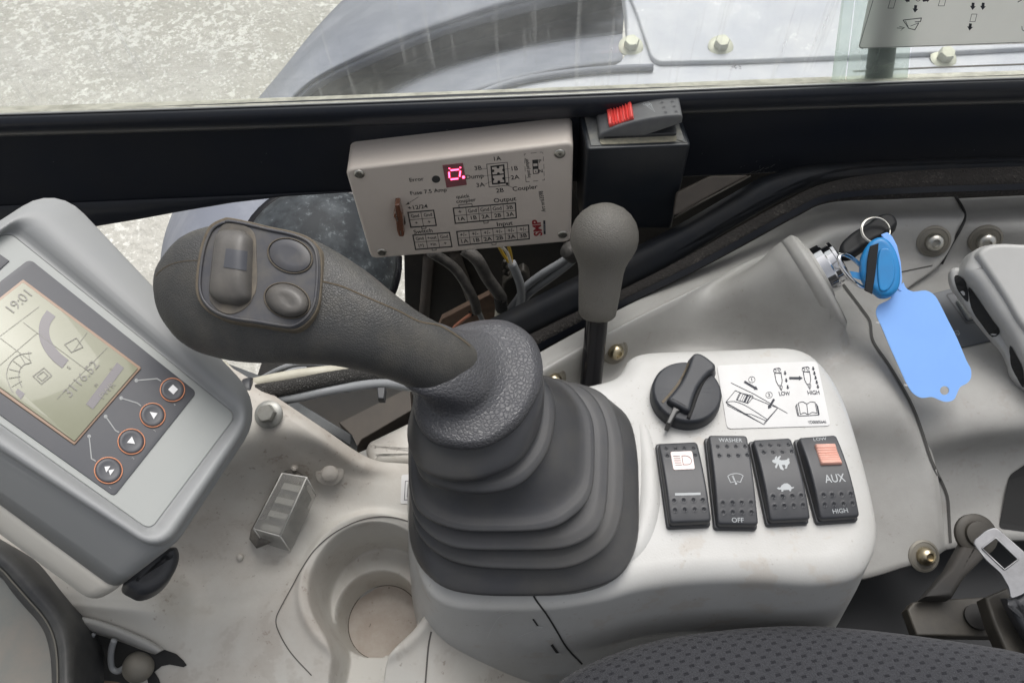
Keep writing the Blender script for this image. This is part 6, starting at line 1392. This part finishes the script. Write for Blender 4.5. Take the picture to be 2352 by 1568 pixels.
obj('side_link', *rslab([Pz(p, -.07) for p in tr(ZG, [(920, 1030), (1060, 970), (1110, 1080), (1100, 1140), (1162, 1250), (1200, 1400), (1050, 1380), (970, 1190)])], EZ, .012, .002), M['bracket'], bkt, sharp=60)
BPp = Plane(Pz(ZG(1000, 780), -.045), (EZ+Vector((-.3, -.2, 0))))
bu = thing('belt_buckle', 'bright steel seat belt tongue with a square hole', 'seat belt buckle', BPp.o)
bo = rpoly(tr(ZG, [(843, 690), (930, 618), (985, 600), (1200, 790), (1260, 900), (1150, 1010), (1082, 1035), (1072, 970), (1020, 880), (930, 800)]), [10, 6, 9, 8, 8, 6, 3, 6, 6, 6], 4)
bi = rpoly(tr(ZG, [(898, 726), (985, 660), (1126, 795), (1040, 860)]), 3, 4)
bm = bmesh.new()
r1, r2, r3, r4 = ringv([BPp.at(tuple(p)) for p in bo]), ringv([BPp.at(tuple(p), -.003) for p in bo]), ringv([BPp.at(tuple(p)) for p in bi]), ringv([BPp.at(tuple(p), -.003) for p in bi])
wall(r1, r2); wall(r3, r4); fill(r1, r3); fill(r2, r4); bm.verts.index_update()
obj('tongue', [v_.co.copy() for v_ in bm.verts], [[v_.index for v_ in f_.verts] for f_ in bm.faces], M['belt'], bu, smooth=False); bm.free()
rp = [BPp.at(tuple(p), .0002) for p in bi]; obj('hole_edge', *tube(rp+[rp[0]], .0005, 6), M['belt'], bu)
rp = [BPp.at(tuple(p), -.0006) for p in bo]; obj('outer_edge', *tube(rp+[rp[0]], .0007, 6), M['belt'], bu)
obj('buckle_cover', *rslab([BPp.at(tuple(p), -.002) for p in rpoly(tr(ZG, [(1045, 1030), (1090, 1045), (1200, 960), (1500, 1000), (1500, 1450), (1250, 1400), (1120, 1180)]), 8, 4)], BPp.n, .015, .004), M['rock'], bu, sharp=60)

# ---- seat cushion
se = thing('seat_cushion', 'dark grey seat cushion with a small dotted fabric pattern', 'seat', Pz((1850, 1550), -.04))
edge = curve([(1180, 1720), (1240, 1620), (1290, 1560), (1350, 1522), (1430, 1488), (1530, 1460), (1650, 1442), (1760, 1432), (1860, 1430), (1980, 1437), (2120, 1453), (2250, 1472), (2352, 1490), (2500, 1530), (2700, 1600)], 6)
v = []; f = []; uvs = []; n_ = len(edge); NS = 14
prf = [(-.05, -.085), (-.022, -.058), (-.006, -.040)]
rowsz = [(0, -.075, 6), (0, -.05, 0)] 
ctr_ = Pz((1950, 2300), -.02)
E3 = [Pz(p, -.032) for p in edge]
sec_ = [(-.004, -.045), (-.002, -.022), (0, -.008), (.003, -.002), (.008, .002), (.016, .005), (.03, .008), (.05, .010), (.08, .012), (.12, .013), (.16, .013)]
for s, h in sec_:
    for i, P in enumerate(E3):
        t = (E3[min(i+1, n_-1)]-E3[max(i-1, 0)]); nI = Vector((t.y, -t.x, 0)).normalized(); nI = nI if nI.y < 0 else -nI
        dirn = (ctr_-P); dirn.z = 0; dirn = (dirn.normalized()*.5+nI*.5).normalized()
        q_ = P+dirn*s+EZ*h; v.append(q_); uvs.append(((q_.x+.1*q_.y)/.0088, (q_.y-h-.15*q_.x)/.0042))
for k in range(len(sec_)-1):
    for i in range(n_-1): f.append([k*n_+i, k*n_+i+1, (k+1)*n_+i+1, (k+1)*n_+i])
obj('cushion_cover', v, f, M['fabric'], se, uv=uvs)
